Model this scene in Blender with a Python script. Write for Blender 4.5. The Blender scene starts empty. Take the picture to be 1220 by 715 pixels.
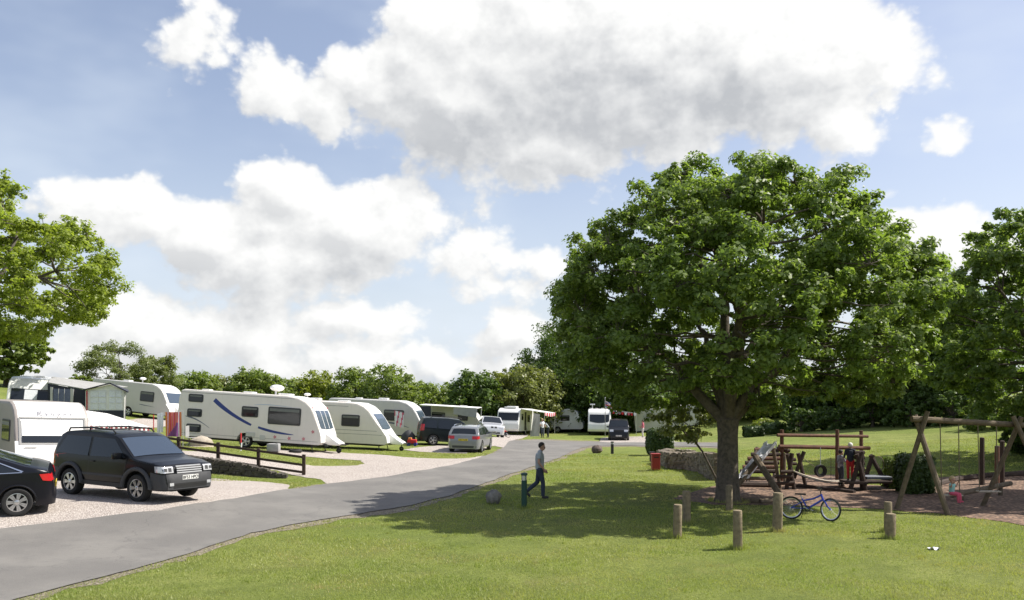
import bpy, bmesh, math, random
import numpy as np
from mathutils import Vector, Matrix
R = math.radians
SC = bpy.context.scene
COL = SC.collection
# ------------------------------------------------------------- camera
CAMH = 3.3
cd = bpy.data.cameras.new('camera'); cam = bpy.data.objects.new('camera', cd); COL.objects.link(cam)
cam.location = (0, 0, CAMH); cam.rotation_euler = (R(90), 0, 0)
cd.sensor_width = 36; cd.lens = 36 * 1000 / 1220; cd.shift_y = 109.5 / 1220
cd.clip_end = 3000; cd.clip_start = 0.1
SC.camera = cam
SC.view_settings.view_transform = 'Standard'; SC.view_settings.look = 'None'
SC.view_settings.gamma = 1; SC.view_settings.use_curve_mapping = False
SC.view_settings.exposure = 0.62
SC.render.engine = 'CYCLES'
SC.cycles.use_denoising = True
SC.cycles.max_bounces = 6; SC.cycles.diffuse_bounces = 4; SC.cycles.glossy_bounces = 2
SC.cycles.transmission_bounces = 3; SC.cycles.transparent_max_bounces = 4
SC.cycles.caustics_reflective = False; SC.cycles.caustics_refractive = False
SUN_EL, SUN_AZ = 50.0, 82.0      # azimuth clockwise from +Y (away from the camera)
SUN = Vector((math.sin(R(SUN_AZ)) * math.cos(R(SUN_EL)), math.cos(R(SUN_AZ)) * math.cos(R(SUN_EL)), math.sin(R(SUN_EL))))
ld = bpy.data.lights.new('sun', 'SUN'); ld.energy = 4.9; ld.angle = R(0.55); ld.color = (1, 0.95, 0.87)
lo = bpy.data.objects.new('sun', ld); COL.objects.link(lo); lo.location = (30, 0, 40)
lo.rotation_euler = SUN.to_track_quat('Z', 'Y').to_euler()

# ------------------------------------------------------------- node helpers
class V:
    """a float socket (or constant) with operators, for writing node maths as python"""
    def __init__(s, nt, k): s.nt, s.k = nt, k
    def _op(s, op, *a, clamp=False):
        n = s.nt.nodes.new('ShaderNodeMath'); n.operation = op; n.use_clamp = clamp
        for i, x in enumerate((s,) + a):
            x = x.k if isinstance(x, V) else x
            if isinstance(x, (int, float)): n.inputs[i].default_value = x
            else: s.nt.links.new(x, n.inputs[i])
        return V(s.nt, n.outputs[0])
    def __add__(s, o): return s._op('ADD', o)
    __radd__ = __add__
    def __sub__(s, o): return s._op('SUBTRACT', o)
    def __rsub__(s, o): return V(s.nt, o)._op('SUBTRACT', s)
    def __mul__(s, o): return s._op('MULTIPLY', o)
    __rmul__ = __mul__
    def __truediv__(s, o): return s._op('DIVIDE', o)
    def max(s, o): return s._op('MAXIMUM', o)
    def min(s, o): return s._op('MINIMUM', o)
    def smax(s, o, k): return s._op('SMOOTH_MAX', o, k)
    def sqrt(s): return s._op('SQRT')
    def pow(s, e): return s._op('POWER', e)
    def clamp(s): return s._op('ADD', 0.0, clamp=True)
    def mr(s, a, b, c=0.0, d=1.0, smooth=True):
        n = s.nt.nodes.new('ShaderNodeMapRange'); n.interpolation_type = 'SMOOTHSTEP' if smooth else 'LINEAR'
        s.nt.links.new(s.k, n.inputs[0])
        for i, x in enumerate((a, b, c, d)): n.inputs[i + 1].default_value = x
        return V(s.nt, n.outputs[0])
def mixc(nt, fac, a, b, mode='MIX'):
    n = nt.nodes.new('ShaderNodeMix'); n.data_type = 'RGBA'; n.blend_type = mode
    for sock, x in ((n.inputs[0], fac), (n.inputs[6], a), (n.inputs[7], b)):
        x = x.k if isinstance(x, V) else x
        if isinstance(x, bpy.types.NodeSocket): nt.links.new(x, sock)
        elif isinstance(x, (int, float)): sock.default_value = x
        else: sock.default_value = tuple(x) + ((1,) if len(x) == 3 else ())
    return n.outputs[2]
def noise(nt, vec, scale, detail=4, rough=0.55, dist=0.0, dim='3D'):
    n = nt.nodes.new('ShaderNodeTexNoise'); n.noise_dimensions = dim; n.inputs['Scale'].default_value = scale
    n.inputs['Detail'].default_value = detail; n.inputs['Roughness'].default_value = rough
    n.inputs['Distortion'].default_value = dist
    if vec is not None: nt.links.new(vec, n.inputs['Vector'])
    return V(nt, n.outputs[0])
def comb(nt, x, y, z=0.0):
    n = nt.nodes.new('ShaderNodeCombineXYZ')
    for i, v in enumerate((x, y, z)):
        v = v.k if isinstance(v, V) else v
        if isinstance(v, (int, float)): n.inputs[i].default_value = v
        else: nt.links.new(v, n.inputs[i])
    return n.outputs[0]

# ------------------------------------------------------------- world: Nishita sky with cumulus in it
world = bpy.data.worlds.new('World'); SC.world = world; world.use_nodes = True
nt = world.node_tree; nt.nodes.clear()
out = nt.nodes.new('ShaderNodeOutputWorld'); bg = nt.nodes.new('ShaderNodeBackground')
nt.links.new(bg.outputs[0], out.inputs[0]); bg.inputs[1].default_value = 0.115
sky = nt.nodes.new('ShaderNodeTexSky'); sky.sky_type = 'NISHITA'; sky.sun_disc = False
sky.sun_elevation = R(SUN_EL); sky.sun_rotation = R(SUN_AZ); sky.air_density = 1.0; sky.dust_density = 1.6; sky.ozone_density = 1.2
tc = nt.nodes.new('ShaderNodeTexCoord'); sp = nt.nodes.new('ShaderNodeSeparateXYZ'); nt.links.new(tc.outputs['Generated'], sp.inputs[0])
dx, dy, dz = (V(nt, sp.outputs[i]) for i in range(3))
az = dx._op('ARCTAN2', dy); el = dz._op('ARCSINE')
def ae(px, py):
    a = math.atan((px - 610) / 1000); return a, math.atan((467 - py) / 1000 * math.cos(a))
# each cumulus: centre and radii as seen from the site, and weight
CL = [(740,70,330,130,1), (560,120,175,95,1), (900,60,220,110,1), (1000,150,62,62,.8), (640,175,160,52,.9), (560,40,120,70,.8), (1060,50,60,50,.7),
      (240,48,44,40,.55), (262,72,30,24,.5), (325,112,56,42,.8), (375,130,40,40,.7), (430,100,50,50,.8),
      (160,262,125,48,.85), (345,225,78,44,.9), (440,265,140,62,1), (540,300,70,36,.8), (330,315,170,62,1), (250,285,120,66,1), (90,250,70,30,.6),
      (240,395,240,62,.75), (430,385,110,32,.6), (90,440,120,50,.7), (400,430,140,40,.7), (600,345,66,24,.7), (635,318,40,20,.6), (612,400,54,38,.9), (515,428,40,32,.85), (640,440,90,32,.8),
      (1120,156,34,16,.55), (1132,160,26,9,.4), (1128,272,78,40,1), (1190,300,80,46,1), (1068,226,12,9,.35), (1100,100,20,10,.3)]
g = bpy.data.node_groups.new('cloud_field', 'ShaderNodeTree')
for nm in ('az', 'el'): g.interface.new_socket(nm, in_out='INPUT', socket_type='NodeSocketFloat')
for nm in ('D', 'B'): g.interface.new_socket(nm, in_out='OUTPUT', socket_type='NodeSocketFloat')
gi = g.nodes.new('NodeGroupInput'); go = g.nodes.new('NodeGroupOutput')
A, E = V(g, gi.outputs[0]), V(g, gi.outputs[1])
vec = comb(g, A, E * 1.25)
nz = g.nodes.new('ShaderNodeTexNoise'); nz.noise_dimensions = '2D'; nz.inputs['Scale'].default_value = 7; nz.inputs['Detail'].default_value = 3
g.links.new(vec, nz.inputs['Vector']); sc3 = g.nodes.new('ShaderNodeSeparateColor'); g.links.new(nz.outputs['Color'], sc3.inputs[0])
Aw = A + (V(g, sc3.outputs[0]) - 0.5) * 0.075; Ew = E + (V(g, sc3.outputs[1]) - 0.5) * 0.05
warped = comb(g, Aw, Ew)
B = None
for (px, py, rx, ry, w) in CL:
    a, e = ae(px, py); kx, ky = 1000 / rx * (1 + a * a), 1000 / ry * (1 + a * a)
    n1 = g.nodes.new('ShaderNodeVectorMath'); n1.operation = 'MULTIPLY_ADD'; g.links.new(warped, n1.inputs[0])
    n1.inputs[1].default_value = (kx, ky, 0); n1.inputs[2].default_value = (-a * kx, -e * ky, 0)
    n2 = g.nodes.new('ShaderNodeVectorMath'); n2.operation = 'LENGTH'; g.links.new(n1.outputs[0], n2.inputs[0])
    wt = (min(rx, ry) / 60 * .55 + .45) * w
    b = V(g, n2.outputs['Value'])._op('MULTIPLY_ADD', -wt, wt)
    B = b if B is None else B.smax(b, 0.12)
far = noise(g, vec, 2.1, 3, dim='2D') * 5 - 3.1                       # the rest of the sky, round the sides and behind
inside = (A._op('ABSOLUTE')).mr(0.62, 0.8) .max(E.mr(0.47, 0.62))
B = B.max(-1.2) * (1 - inside) + far * inside
vo = g.nodes.new('ShaderNodeTexVoronoi'); vo.voronoi_dimensions = '2D'; vo.feature = 'SMOOTH_F1'; vo.inputs['Scale'].default_value = 12
vo.inputs['Detail'].default_value = 3.0; vo.inputs['Roughness'].default_value = 0.55; vo.inputs['Lacunarity'].default_value = 2.3
nz2 = noise(g, vec, 22, 6, 0.62, dim='2D')
v3 = comb(g, A + (nz2 - .5) * .016, E * 1.25 + (nz2 - .5) * .016, 0.3); g.links.new(v3, vo.inputs['Vector'])
puff = 0.62 - V(g, vo.outputs['Distance'])
D = B + 0.05 + puff * 0.62 + (nz2 - 0.5) * 0.42
g.links.new(D.k, go.inputs[0]); g.links.new(B.k, go.inputs[1])
def field(a, e):
    n = nt.nodes.new('ShaderNodeGroup'); n.node_tree = g
    nt.links.new(a.k, n.inputs[0]); nt.links.new(e.k, n.inputs[1])
    return V(nt, n.outputs[0]), V(nt, n.outputs[1])
D0, B0 = field(az, el); D1, B1 = field(az + 0.016, el + 0.02); D2, B2 = field(az + 0.03, el + 0.055)
mask = (D0.mr(-0.04, 0.26)) * (el.mr(-0.02, 0.02))
relief = (D0 - D1).mr(-0.42, 0.42, -1, 1, False)
thick = B2.mr(-0.1, 1.3) * (noise(nt, comb(nt, az, el * 1.6), 9, 4, .6, dim='2D').mr(.25, .75, .65, 1.35, False))
shade = (0.92 + relief * 0.25 - thick * 0.30 - (D0.mr(0.3, 1.3)) * 0.05)
shade = shade.max(0.2) * (1 + (az.mr(-0.1, 0.45)) * 0.12)
cc = mixc(nt, shade.mr(0.34, 1.0, 0, 1, False), (3.1, 3.2, 3.35), (5.75, 5.75, 5.68))
# thin haze over the blue: whitens near the horizon
hz = el.mr(0.0, 0.36, 0.66, 0.16)
cirr = noise(nt, comb(nt, az * 1.0, el * 2.2), 2.6, 4, 0.6, dim='2D').mr(0.4, 0.8, 0, 0.3)
skyb = mixc(nt, 1.0, sky.outputs[0], (1.0, .90, .90), 'MULTIPLY')
base = mixc(nt, (hz + cirr).min(0.85), skyb, (4.5, 5.0, 5.6))
fin = mixc(nt, mask * 0.985, base, cc)
nt.links.new(fin, bg.inputs[0])

world.cycles.sampling_method = 'MANUAL'; world.cycles.sample_map_resolution = 256

# ------------------------------------------------------------- materials
MAT = {}
def mat(name, col, rough=0.6, metal=0.0, var=0.0, scale=8.0, bump=0.0, spec=0.5, coat=0.0, var2=None, bscale=None, detail=5):
    """procedural principled material; var mixes col with var2 (or a darker tone) by noise"""
    if name in MAT: return MAT[name]
    m = bpy.data.materials.new(name); m.use_nodes = True; t = m.node_tree
    b = t.nodes['Principled BSDF']
    b.inputs['Base Color'].default_value = tuple(col) + (1,); b.inputs['Roughness'].default_value = rough
    b.inputs['Metallic'].default_value = metal; b.inputs['Specular IOR Level'].default_value = spec
    b.inputs['Coat Weight'].default_value = coat; b.inputs['Coat Roughness'].default_value = 0.04
    c = t.nodes.new('ShaderNodeTexCoord')
    if var > 0:
        c2 = var2 or tuple(x * 0.55 for x in col)
        n = noise(t, c.outputs['Object'], scale, detail, 0.6).mr(0.35, 0.7, 0, var)
        cs_ = mixc(t, n, col, c2)
        if 'gelcoat' in name:                       # faint rain streaks down the panels
            mp = t.nodes.new('ShaderNodeMapping'); mp.inputs['Scale'].default_value = (5, 5, .5); t.links.new(c.outputs['Object'], mp.inputs[0])
            cs_ = mixc(t, noise(t, mp.outputs[0], 1.6, 5, .7).mr(.5, .75, 0, .4), cs_, tuple(x * .78 for x in col))
        t.links.new(cs_, b.inputs['Base Color'])
    if bump > 0:
        bn = t.nodes.new('ShaderNodeBump'); bn.inputs['Strength'].default_value = bump; bn.inputs['Distance'].default_value = 0.02
        t.links.new(noise(t, c.outputs['Object'], bscale or scale * 3, 6, 0.65).k, bn.inputs['Height']); t.links.new(bn.outputs[0], b.inputs['Normal'])
    MAT[name] = m; return m
def leafmat(name, c1, c2, c3=None, trans=0.35):
    if name in MAT: return MAT[name]
    m = bpy.data.materials.new(name); m.use_nodes = True; t = m.node_tree; t.nodes.clear()
    o = t.nodes.new('ShaderNodeOutputMaterial'); ge = t.nodes.new('ShaderNodeNewGeometry')
    r = V(t, ge.outputs['Random Per Island'])
    c = t.nodes.new('ShaderNodeTexCoord')
    n = noise(t, c.outputs['Object'], 0.55, 2).mr(0.35, 0.65)
    col = mixc(t, r, c1, c2); col = mixc(t, n * 0.7, col, c3 or c2)
    if name == 'grass_blade': col = mixc(t, noise(t, c.outputs['Object'], .8, 5, .7, .5).mr(.5, .66, 0, .85), col, (.40, .35, .18)); col = mixc(t, noise(t, c.outputs['Object'], .25, 3).mr(.4, .65, 0, .5), col, (.16, .24, .05))
    p = t.nodes.new('ShaderNodeBsdfPrincipled'); p.inputs['Roughness'].default_value = 0.45; p.inputs['Specular IOR Level'].default_value = 0.42
    t.links.new(col, p.inputs['Base Color'])
    tr = t.nodes.new('ShaderNodeBsdfTranslucent')
    t.links.new(mixc(t, 1.0, col, (1.5, 1.6, 0.7), 'MULTIPLY'), tr.inputs[0])
    mx = t.nodes.new('ShaderNodeMixShader'); mx.inputs[0].default_value = trans
    t.links.new(p.outputs[0], mx.inputs[1]); t.links.new(tr.outputs[0], mx.inputs[2]); t.links.new(mx.outputs[0], o.inputs[0])
    MAT[name] = m; return m

# ------------------------------------------------------------- object helpers
def tag(o, label=None, cat=None, group=None, kind=None):
    if label: o['label'] = label
    if cat: o['category'] = cat
    if group: o['group'] = group
    if kind: o['kind'] = kind
    return o
def empty(name, loc=(0, 0, 0), rz=0):
    o = bpy.data.objects.new(name, None); COL.objects.link(o); o.location = loc; o.rotation_euler = (0, 0, rz)
    o.empty_display_size = 0.2
    return o
def copy_tree(o, parent=None):
    c = o.copy(); COL.objects.link(c); c.parent = parent
    for ch in o.children: copy_tree(ch, c)
    return c
class MB:
    """collects shapes; build() links them as ONE mesh object"""
    def __init__(s): s.v = []; s.f = []; s.mi = []; s.m = 0
    def add(s, vs, fs):
        k = len(s.v); s.v += [tuple(p) for p in vs]; s.f += [tuple(i + k for i in f) for f in fs]; s.mi += [s.m] * len(fs); return s
    def box(s, c, d, rot=None, jit=0, rnd=None):
        vs = []
        for sx in (-1, 1):
            for sy in (-1, 1):
                for sz in (-1, 1):
                    p = Vector((sx * d[0] / 2, sy * d[1] / 2, sz * d[2] / 2))
                    if jit: p += Vector([rnd.uniform(-jit, jit) for _ in range(3)])
                    if rot is not None: p = rot @ p
                    vs.append(p + Vector(c))
        return s.add(vs, [(0, 1, 3, 2), (4, 6, 7, 5), (0, 4, 5, 1), (2, 3, 7, 6), (0, 2, 6, 4), (1, 5, 7, 3)])
    def tube(s, pts, rads, n=8, cap=True):
        pts = [Vector(p) for p in pts]
        if isinstance(rads, (int, float)): rads = [rads] * len(pts)
        vs = []; prev = None
        for i, p in enumerate(pts):
            d = (pts[min(i + 1, len(pts) - 1)] - pts[max(i - 1, 0)])
            d = d.normalized() if d.length > 1e-9 else Vector((0, 0, 1))
            if prev is None:
                u = d.cross(Vector((0, 0, 1)))
                if u.length < 0.05: u = d.cross(Vector((0, 1, 0)))
            else: u = prev - d * prev.dot(d)
            u.normalize(); prev = u; w = d.cross(u)
            for k in range(n):
                a = 2 * math.pi * k / n
                vs.append(p + (u * math.cos(a) + w * math.sin(a)) * rads[i])
        fs = []
        for i in range(len(pts) - 1):
            for k in range(n):
                a, b = i * n + k, i * n + (k + 1) % n; fs.append((a, b, b + n, a + n))
        if cap: fs += [tuple(range(n))[::-1], tuple(range((len(pts) - 1) * n, len(pts) * n))]
        return s.add(vs, fs)
    def prism(s, poly, depth, M=None):
        """poly in local xy extruded +-depth/2 along z, then M"""
        M = M or Matrix.Identity(4); n = len(poly)
        vs = [M @ Vector((x, y, z)) for z in (-depth / 2, depth / 2) for x, y in poly]
        fs = [tuple(range(n))[::-1], tuple(range(n, 2 * n))] + [(i, (i + 1) % n, n + (i + 1) % n, n + i) for i in range(n)]
        return s.add(vs, fs)
    def lathe(s, prof, M=None, n=24, close=False):
        M = M or Matrix.Identity(4)
        vs = [M @ Vector((r * math.cos(2 * math.pi * k / n), r * math.sin(2 * math.pi * k / n), z)) for r, z in prof for k in range(n)]
        fs = [(i * n + k, i * n + (k + 1) % n, (i + 1) * n + (k + 1) % n, (i + 1) * n + k) for i in range(len(prof) - 1) for k in range(n)]
        if close: fs += [tuple(range(n))[::-1], tuple(range((len(prof) - 1) * n, len(prof) * n))]
        return s.add(vs, fs)
    def ball(s, c, r, n=12, sc=(1, 1, 1), jit=0, rnd=None):
        vs = [(0, 0, -1)]; k = n // 2
        for i in range(1, k):
            t = math.pi * i / k - math.pi / 2
            vs += [(math.cos(t) * math.cos(2 * math.pi * j / n), math.cos(t) * math.sin(2 * math.pi * j / n), math.sin(t)) for j in range(n)]
        vs.append((0, 0, 1)); top = len(vs) - 1
        fs = [(0, 1 + (j + 1) % n, 1 + j) for j in range(n)] + [(top, top - n + j, top - n + (j + 1) % n) for j in range(n)]
        fs += [(1 + i * n + j, 1 + i * n + (j + 1) % n, 1 + (i + 1) * n + (j + 1) % n, 1 + (i + 1) * n + j) for i in range(k - 2) for j in range(n)]
        q = lambda: (1 + (rnd.uniform(-jit, jit) if jit else 0))
        return s.add([(c[0] + x * r * sc[0] * q(), c[1] + y * r * sc[1] * q(), c[2] + z * r * sc[2] * q()) for x, y, z in vs], fs)
    def grid(s, f, nu, nv):
        """f(u,v) -> point, u,v in 0..1"""
        return s.add([f(i / nu, j / nv) for i in range(nu + 1) for j in range(nv + 1)],
                     [(i * (nv + 1) + j, (i + 1) * (nv + 1) + j, (i + 1) * (nv + 1) + j + 1, i * (nv + 1) + j + 1) for i in range(nu) for j in range(nv)])
    def build(s, name, mats, parent=None, smooth=35, bevel=0, fix=True, bz=None):
        me = bpy.data.meshes.new(name); me.from_pydata(s.v, [], s.f)
        if not isinstance(mats, (list, tuple)): mats = [mats]
        for m in mats: me.materials.append(m)
        if len(mats) > 1: me.polygons.foreach_set('material_index', s.mi)
        if fix or bevel:
            bm = bmesh.new(); bm.from_mesh(me)
            if bevel:
                es = [e for e in bm.edges if len(e.link_faces) == 2 and e.calc_face_angle(0) > R(30) and (bz is None or min(v.co.z for v in e.verts) > bz)]
                bmesh.ops.bevel(bm, geom=es, offset=bevel, segments=4 if bz else 2, affect='EDGES', profile=0.6)
            bmesh.ops.recalc_face_normals(bm, faces=bm.faces); bm.to_mesh(me); bm.free()
        if smooth:
            me.polygons.foreach_set('use_smooth', [True] * len(me.polygons)); me.set_sharp_from_angle(angle=R(smooth))
        me.update()
        o = bpy.data.objects.new(name, me); COL.objects.link(o)
        if parent: o.parent = parent
        return o
def rrect(w, h, r, n=4):
    """rounded rectangle outline"""
    pts = []
    for cx, cy, a0 in ((w/2 - r, h/2 - r, 0), (-w/2 + r, h/2 - r, 90), (-w/2 + r, -h/2 + r, 180), (w/2 - r, -h/2 + r, 270)):
        pts += [(cx + r * math.cos(R(a0 + 90 * i / n)), cy + r * math.sin(R(a0 + 90 * i / n))) for i in range(n + 1)]
    return pts
def frame_at(c, u, v):
    """matrix with x=u, y=v, z=normal at c"""
    u = Vector(u).normalized(); v = Vector(v); v = (v - u * v.dot(u)).normalized(); w = u.cross(v)
    M = Matrix((u, v, w)).transposed().to_4x4(); M.translation = Vector(c); return M
def text_mesh(name, body, size, M, m, parent, ext=0.002):
    cu = bpy.data.curves.new(name, 'FONT'); cu.body = body; cu.size = size; cu.extrude = ext; cu.align_x = 'CENTER'; cu.align_y = 'CENTER'
    t = bpy.data.objects.new(name, cu); COL.objects.link(t)
    dg = bpy.context.evaluated_depsgraph_get(); me = bpy.data.meshes.new_from_object(t.evaluated_get(dg))
    bpy.data.objects.remove(t); bpy.data.curves.remove(cu)
    me.transform(M); me.materials.clear(); me.materials.append(m)
    o = bpy.data.objects.new(name, me); COL.objects.link(o); o.parent = parent; return o
# ------------------------------------------------------------- terrain
WY = 31.6                                   # the low retaining wall by the gravel lot runs along this line
def step(x, y):
    sx = np.interp(x, [-30, -20, -14, -11.5, -8.4], [0, .3, .5, .42, 0.0])
    t = np.clip((y - (WY - 0.05)) / 0.35, 0, 1); f = np.clip((44 - y) / 8, 0, 1)
    return sx * t * t * (3 - 2 * t) * f
def gp(px, py, s): return ((px - 610) / s, 1000 / s, CAMH - (py - 467) / s)
CP = [(0,5,0),(-6,8,0.05),(10,8,0),(0,13,0),(8,14,0),(0,20,0),(8,20,0),(15,18,0),(20,24,0),(5,30,0),(12,30,0),(2,35,0),(7,35,0),(-3,25,0),(-6,19.6,0),
      (-7.7,13.1,.05),(-11.6,18.3,.22),(-11.3,19.6,.38),(-9.2,21.3,.47),(-8.5,23.2,.36),(-7,30,.12),(-15,28,.42),(-16,20,.6),(-22,24,.7),(-13,31,.43),(-8.3,31.2,-.02),
      gp(362,566,31),gp(260,552,31),gp(213,546,31),gp(398,540,25),gp(225,530,24),gp(440,536,22),gp(500,530,20),gp(550,540,22),gp(515,536.5,21),gp(584,521,14.7),gp(545,518,15),
      gp(620,518,11.9),gp(725,520,12.5),gp(738,525,13.5),gp(800,517,12),gp(711,541,21.5),(4,55,-.33),(5,64,-.55),(15,62,-.3),
      gp(180,497,16),gp(60,500,20),(-25,44,1.5),(-43,71,3.7),(-50,90,4.6),(-60,120,4.6),(-20,50,.95),(-32,40,1.6),(-40,50,3),
      gp(1100,505,16.7),gp(1000,514,16.7),gp(1200,520,22),gp(1180,560,30),(22,26,.1),(30,30,.6),gp(900,521,18),gp(820,540,22),(40,80,2.6),(60,60,3.2),(40,40,2.2),
      (0,110,-1.6),(-35,110,-.6),(40,110,2),(80,100,3),(-80,100,4.5),(-100,0,3),(100,0,3),(0,-40,0),(-60,-60,1),(60,-60,1),(0,200,-2),(-120,200,0),(120,200,2)]
CP = np.array(CP, float)
def U(r2): return 0.5 * r2 * np.log(r2 + 1e-9)
_d = ((CP[:, None, :2] - CP[None, :, :2]) ** 2).sum(-1)
_K = U(_d) + np.eye(len(CP)) * 4.0
_P = np.c_[np.ones(len(CP)), CP[:, :2]]
_A = np.block([[_K, _P], [_P.T, np.zeros((3, 3))]])
_z = CP[:, 2] - step(CP[:, 0], CP[:, 1])
_w = np.linalg.solve(_A, np.r_[_z, 0, 0, 0])
def H(x, y):
    x = np.asarray(x, float); y = np.asarray(y, float); sh = x.shape; x = x.ravel(); y = y.ravel()
    xc = np.clip(x, -120, 120); yc = np.clip(y, -60, 200); z = np.empty(len(x))
    for i in range(0, len(x), 20000):
        a, b = xc[i:i+20000], yc[i:i+20000]
        r2 = (a[:, None] - CP[:, 0]) ** 2 + (b[:, None] - CP[:, 1]) ** 2
        z[i:i+20000] = U(r2) @ _w[:-3] + _w[-3] + _w[-2] * a + _w[-1] * b
    z += step(x, y)
    z += 0.025 * np.sin(x * 1.3 + 2 * np.sin(y * .7)) * np.sin(y * 1.1 + x * .4) * np.clip((y - 6) / 10, 0, 1)
    return z.reshape(sh)
def hz(x, y): return float(H(np.array([x]), np.array([y]))[0])
def hit(px, py):
    """where the line of sight through a photo pixel meets the ground"""
    Y = np.arange(5, 150, 0.1); X = (px - 610) / 1000 * Y; Z = CAMH - (py - 467) / 1000 * Y
    d = Z - H(X, Y); k = np.where(d < 0)[0]
    if len(k) == 0: return (float(X[-1]), float(Y[-1]))
    k = max(k[0], 1); t = d[k-1] / (d[k-1] - d[k] + 1e-9); y = Y[k-1] + t * (Y[k] - Y[k-1])
    return ((px - 610) / 1000 * y, float(y))
def P(px, py, Y): return Vector(((px - 610) / 1000 * Y, Y, CAMH - (py - 467) / 1000 * Y))
def seat(o, x, y, yaw, wb=2.6, tw=1.5, dz=0):
    """stand o on the ground at x,y following its slope"""
    c, s = math.cos(yaw), math.sin(yaw)
    zf, zr = hz(x + c*wb/2, y + s*wb/2), hz(x - c*wb/2, y - s*wb/2)
    zl, zq = hz(x - s*tw/2, y + c*tw/2), hz(x + s*tw/2, y - c*tw/2)
    o.location = (x, y, (zf + zr) / 2 + dz)
    o.rotation_euler = (math.atan2(zl - zq, tw), -math.atan2(zf - zr, wb), yaw); return o

def groundmat():
    m = bpy.data.materials.new('lawn'); m.use_nodes = True; t = m.node_tree; b = t.nodes['Principled BSDF']
    c = t.nodes.new('ShaderNodeTexCoord'); o = c.outputs['Object']
    big = noise(t, o, 0.16, 4, 0.6).mr(0.35, 0.65); mid = noise(t, o, 1.1, 5, 0.65).mr(0.38, 0.66); fine = noise(t, o, 14, 6, 0.75).mr(0.3, 0.7)
    dry = noise(t, o, 0.55, 5, 0.7, 0.5).mr(0.55, 0.74)
    col = mixc(t, big, (.19, .235, .05), (.275, .30, .085))
    col = mixc(t, mid * 0.55, col, (.115, .15, .035))
    col = mixc(t, dry * 0.6, col, (.27, .24, .10))
    col = mixc(t, fine * 0.55, col, (.06, .085, .018))
    t.links.new(col, b.inputs['Base Color']); b.inputs['Roughness'].default_value = 0.9; b.inputs['Specular IOR Level'].default_value = 0.15
    bn = t.nodes.new('ShaderNodeBump'); bn.inputs['Strength'].default_value = 0.9; bn.inputs['Distance'].default_value = 0.05
    t.links.new((noise(t, o, 30, 5, 0.8) + noise(t, o, 5, 4, 0.7) * 0.8).k, bn.inputs['Height']); t.links.new(bn.outputs[0], b.inputs['Normal'])
    return m
M_LAWN = groundmat()
def asphaltmat():
    m = bpy.data.materials.new('asphalt'); m.use_nodes = True; t = m.node_tree; b = t.nodes['Principled BSDF']
    c = t.nodes.new('ShaderNodeTexCoord'); o = c.outputs['Object']
    a = noise(t, o, 0.5, 5, 0.6).mr(0.35, 0.68); f = noise(t, o, 55, 4, 0.8).mr(0.3, 0.72); s = noise(t, o, 2.4, 6, 0.75).mr(0.5, 0.75)
    col = mixc(t, a, (.118, .113, .105), (.175, .167, .152)); col = mixc(t, s * 0.6, col, (.095, .093, .09)); col = mixc(t, f * 0.45, col, (.235, .225, .21))
    v = t.nodes.new('ShaderNodeTexVoronoi'); v.feature = 'DISTANCE_TO_EDGE'; v.inputs['Scale'].default_value = 0.33
    w = comb(t, V(t, noise(t, o, 1.2, 5).k) * 1.6, V(t, noise(t, o, 1.7, 5).k) * 1.6)
    ad = t.nodes.new('ShaderNodeVectorMath'); t.links.new(o, ad.inputs[0]); t.links.new(w, ad.inputs[1]); t.links.new(ad.outputs[0], v.inputs['Vector'])
    cr = V(t, v.outputs[0]).mr(0.0, 0.010, 0.28, 0)
    col = mixc(t, cr, col, (.05, .05, .05))
    t.links.new(col, b.inputs['Base Color']); b.inputs['Roughness'].default_value = 0.85; b.inputs['Specular IOR Level'].default_value = 0.3
    bn = t.nodes.new('ShaderNodeBump'); bn.inputs['Strength'].default_value = 0.6; bn.inputs['Distance'].default_value = 0.01
    t.links.new(noise(t, o, 60, 4, 0.8).k, bn.inputs['Height']); t.links.new(bn.outputs[0], b.inputs['Normal'])
    return m
def gravelmat(name, c1, c2, c3, sc):
    m = bpy.data.materials.new(name); m.use_nodes = True; t = m.node_tree; b = t.nodes['Principled BSDF']
    c = t.nodes.new('ShaderNodeTexCoord'); o = c.outputs['Object']
    v = t.nodes.new('ShaderNodeTexVoronoi'); v.inputs['Scale'].default_value = sc; t.links.new(o, v.inputs['Vector'])
    sep = t.nodes.new('ShaderNodeSeparateColor'); t.links.new(v.outputs['Color'], sep.inputs[0])
    col = mixc(t, V(t, sep.outputs[0]), c1, c2); col = mixc(t, V(t, v.outputs['Distance']).mr(0.3, 0.62, 0, .75), col, c3)
    col = mixc(t, noise(t, o, 0.9, 5, .7).mr(.45, .75, 0, .45), col, tuple(x * .72 for x in c1))
    t.links.new(col, b.inputs['Base Color']); b.inputs['Roughness'].default_value = 0.9
    bn = t.nodes.new('ShaderNodeBump'); bn.inputs['Strength'].default_value = 0.8; bn.inputs['Distance'].default_value = 0.02; bn.invert = True
    t.links.new((V(t, v.outputs['Distance']) + noise(t, o, sc * .25, 4, .7)).k, bn.inputs['Height']); t.links.new(bn.outputs[0], b.inputs['Normal'])
    return m
M_ROAD = asphaltmat()
M_GRAVEL = gravelmat('gravel', (.40, .35, .31), (.60, .55, .50), (.20, .17, .15), 26)
M_DIRT = gravelmat('worn_verge', (.20, .17, .12), (.30, .26, .20), (.09, .075, .05), 18)
M_CHIPS = gravelmat('wood_chips', (.17, .10, .064), (.32, .205, .135), (.045, .028, .019), 10)

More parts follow.
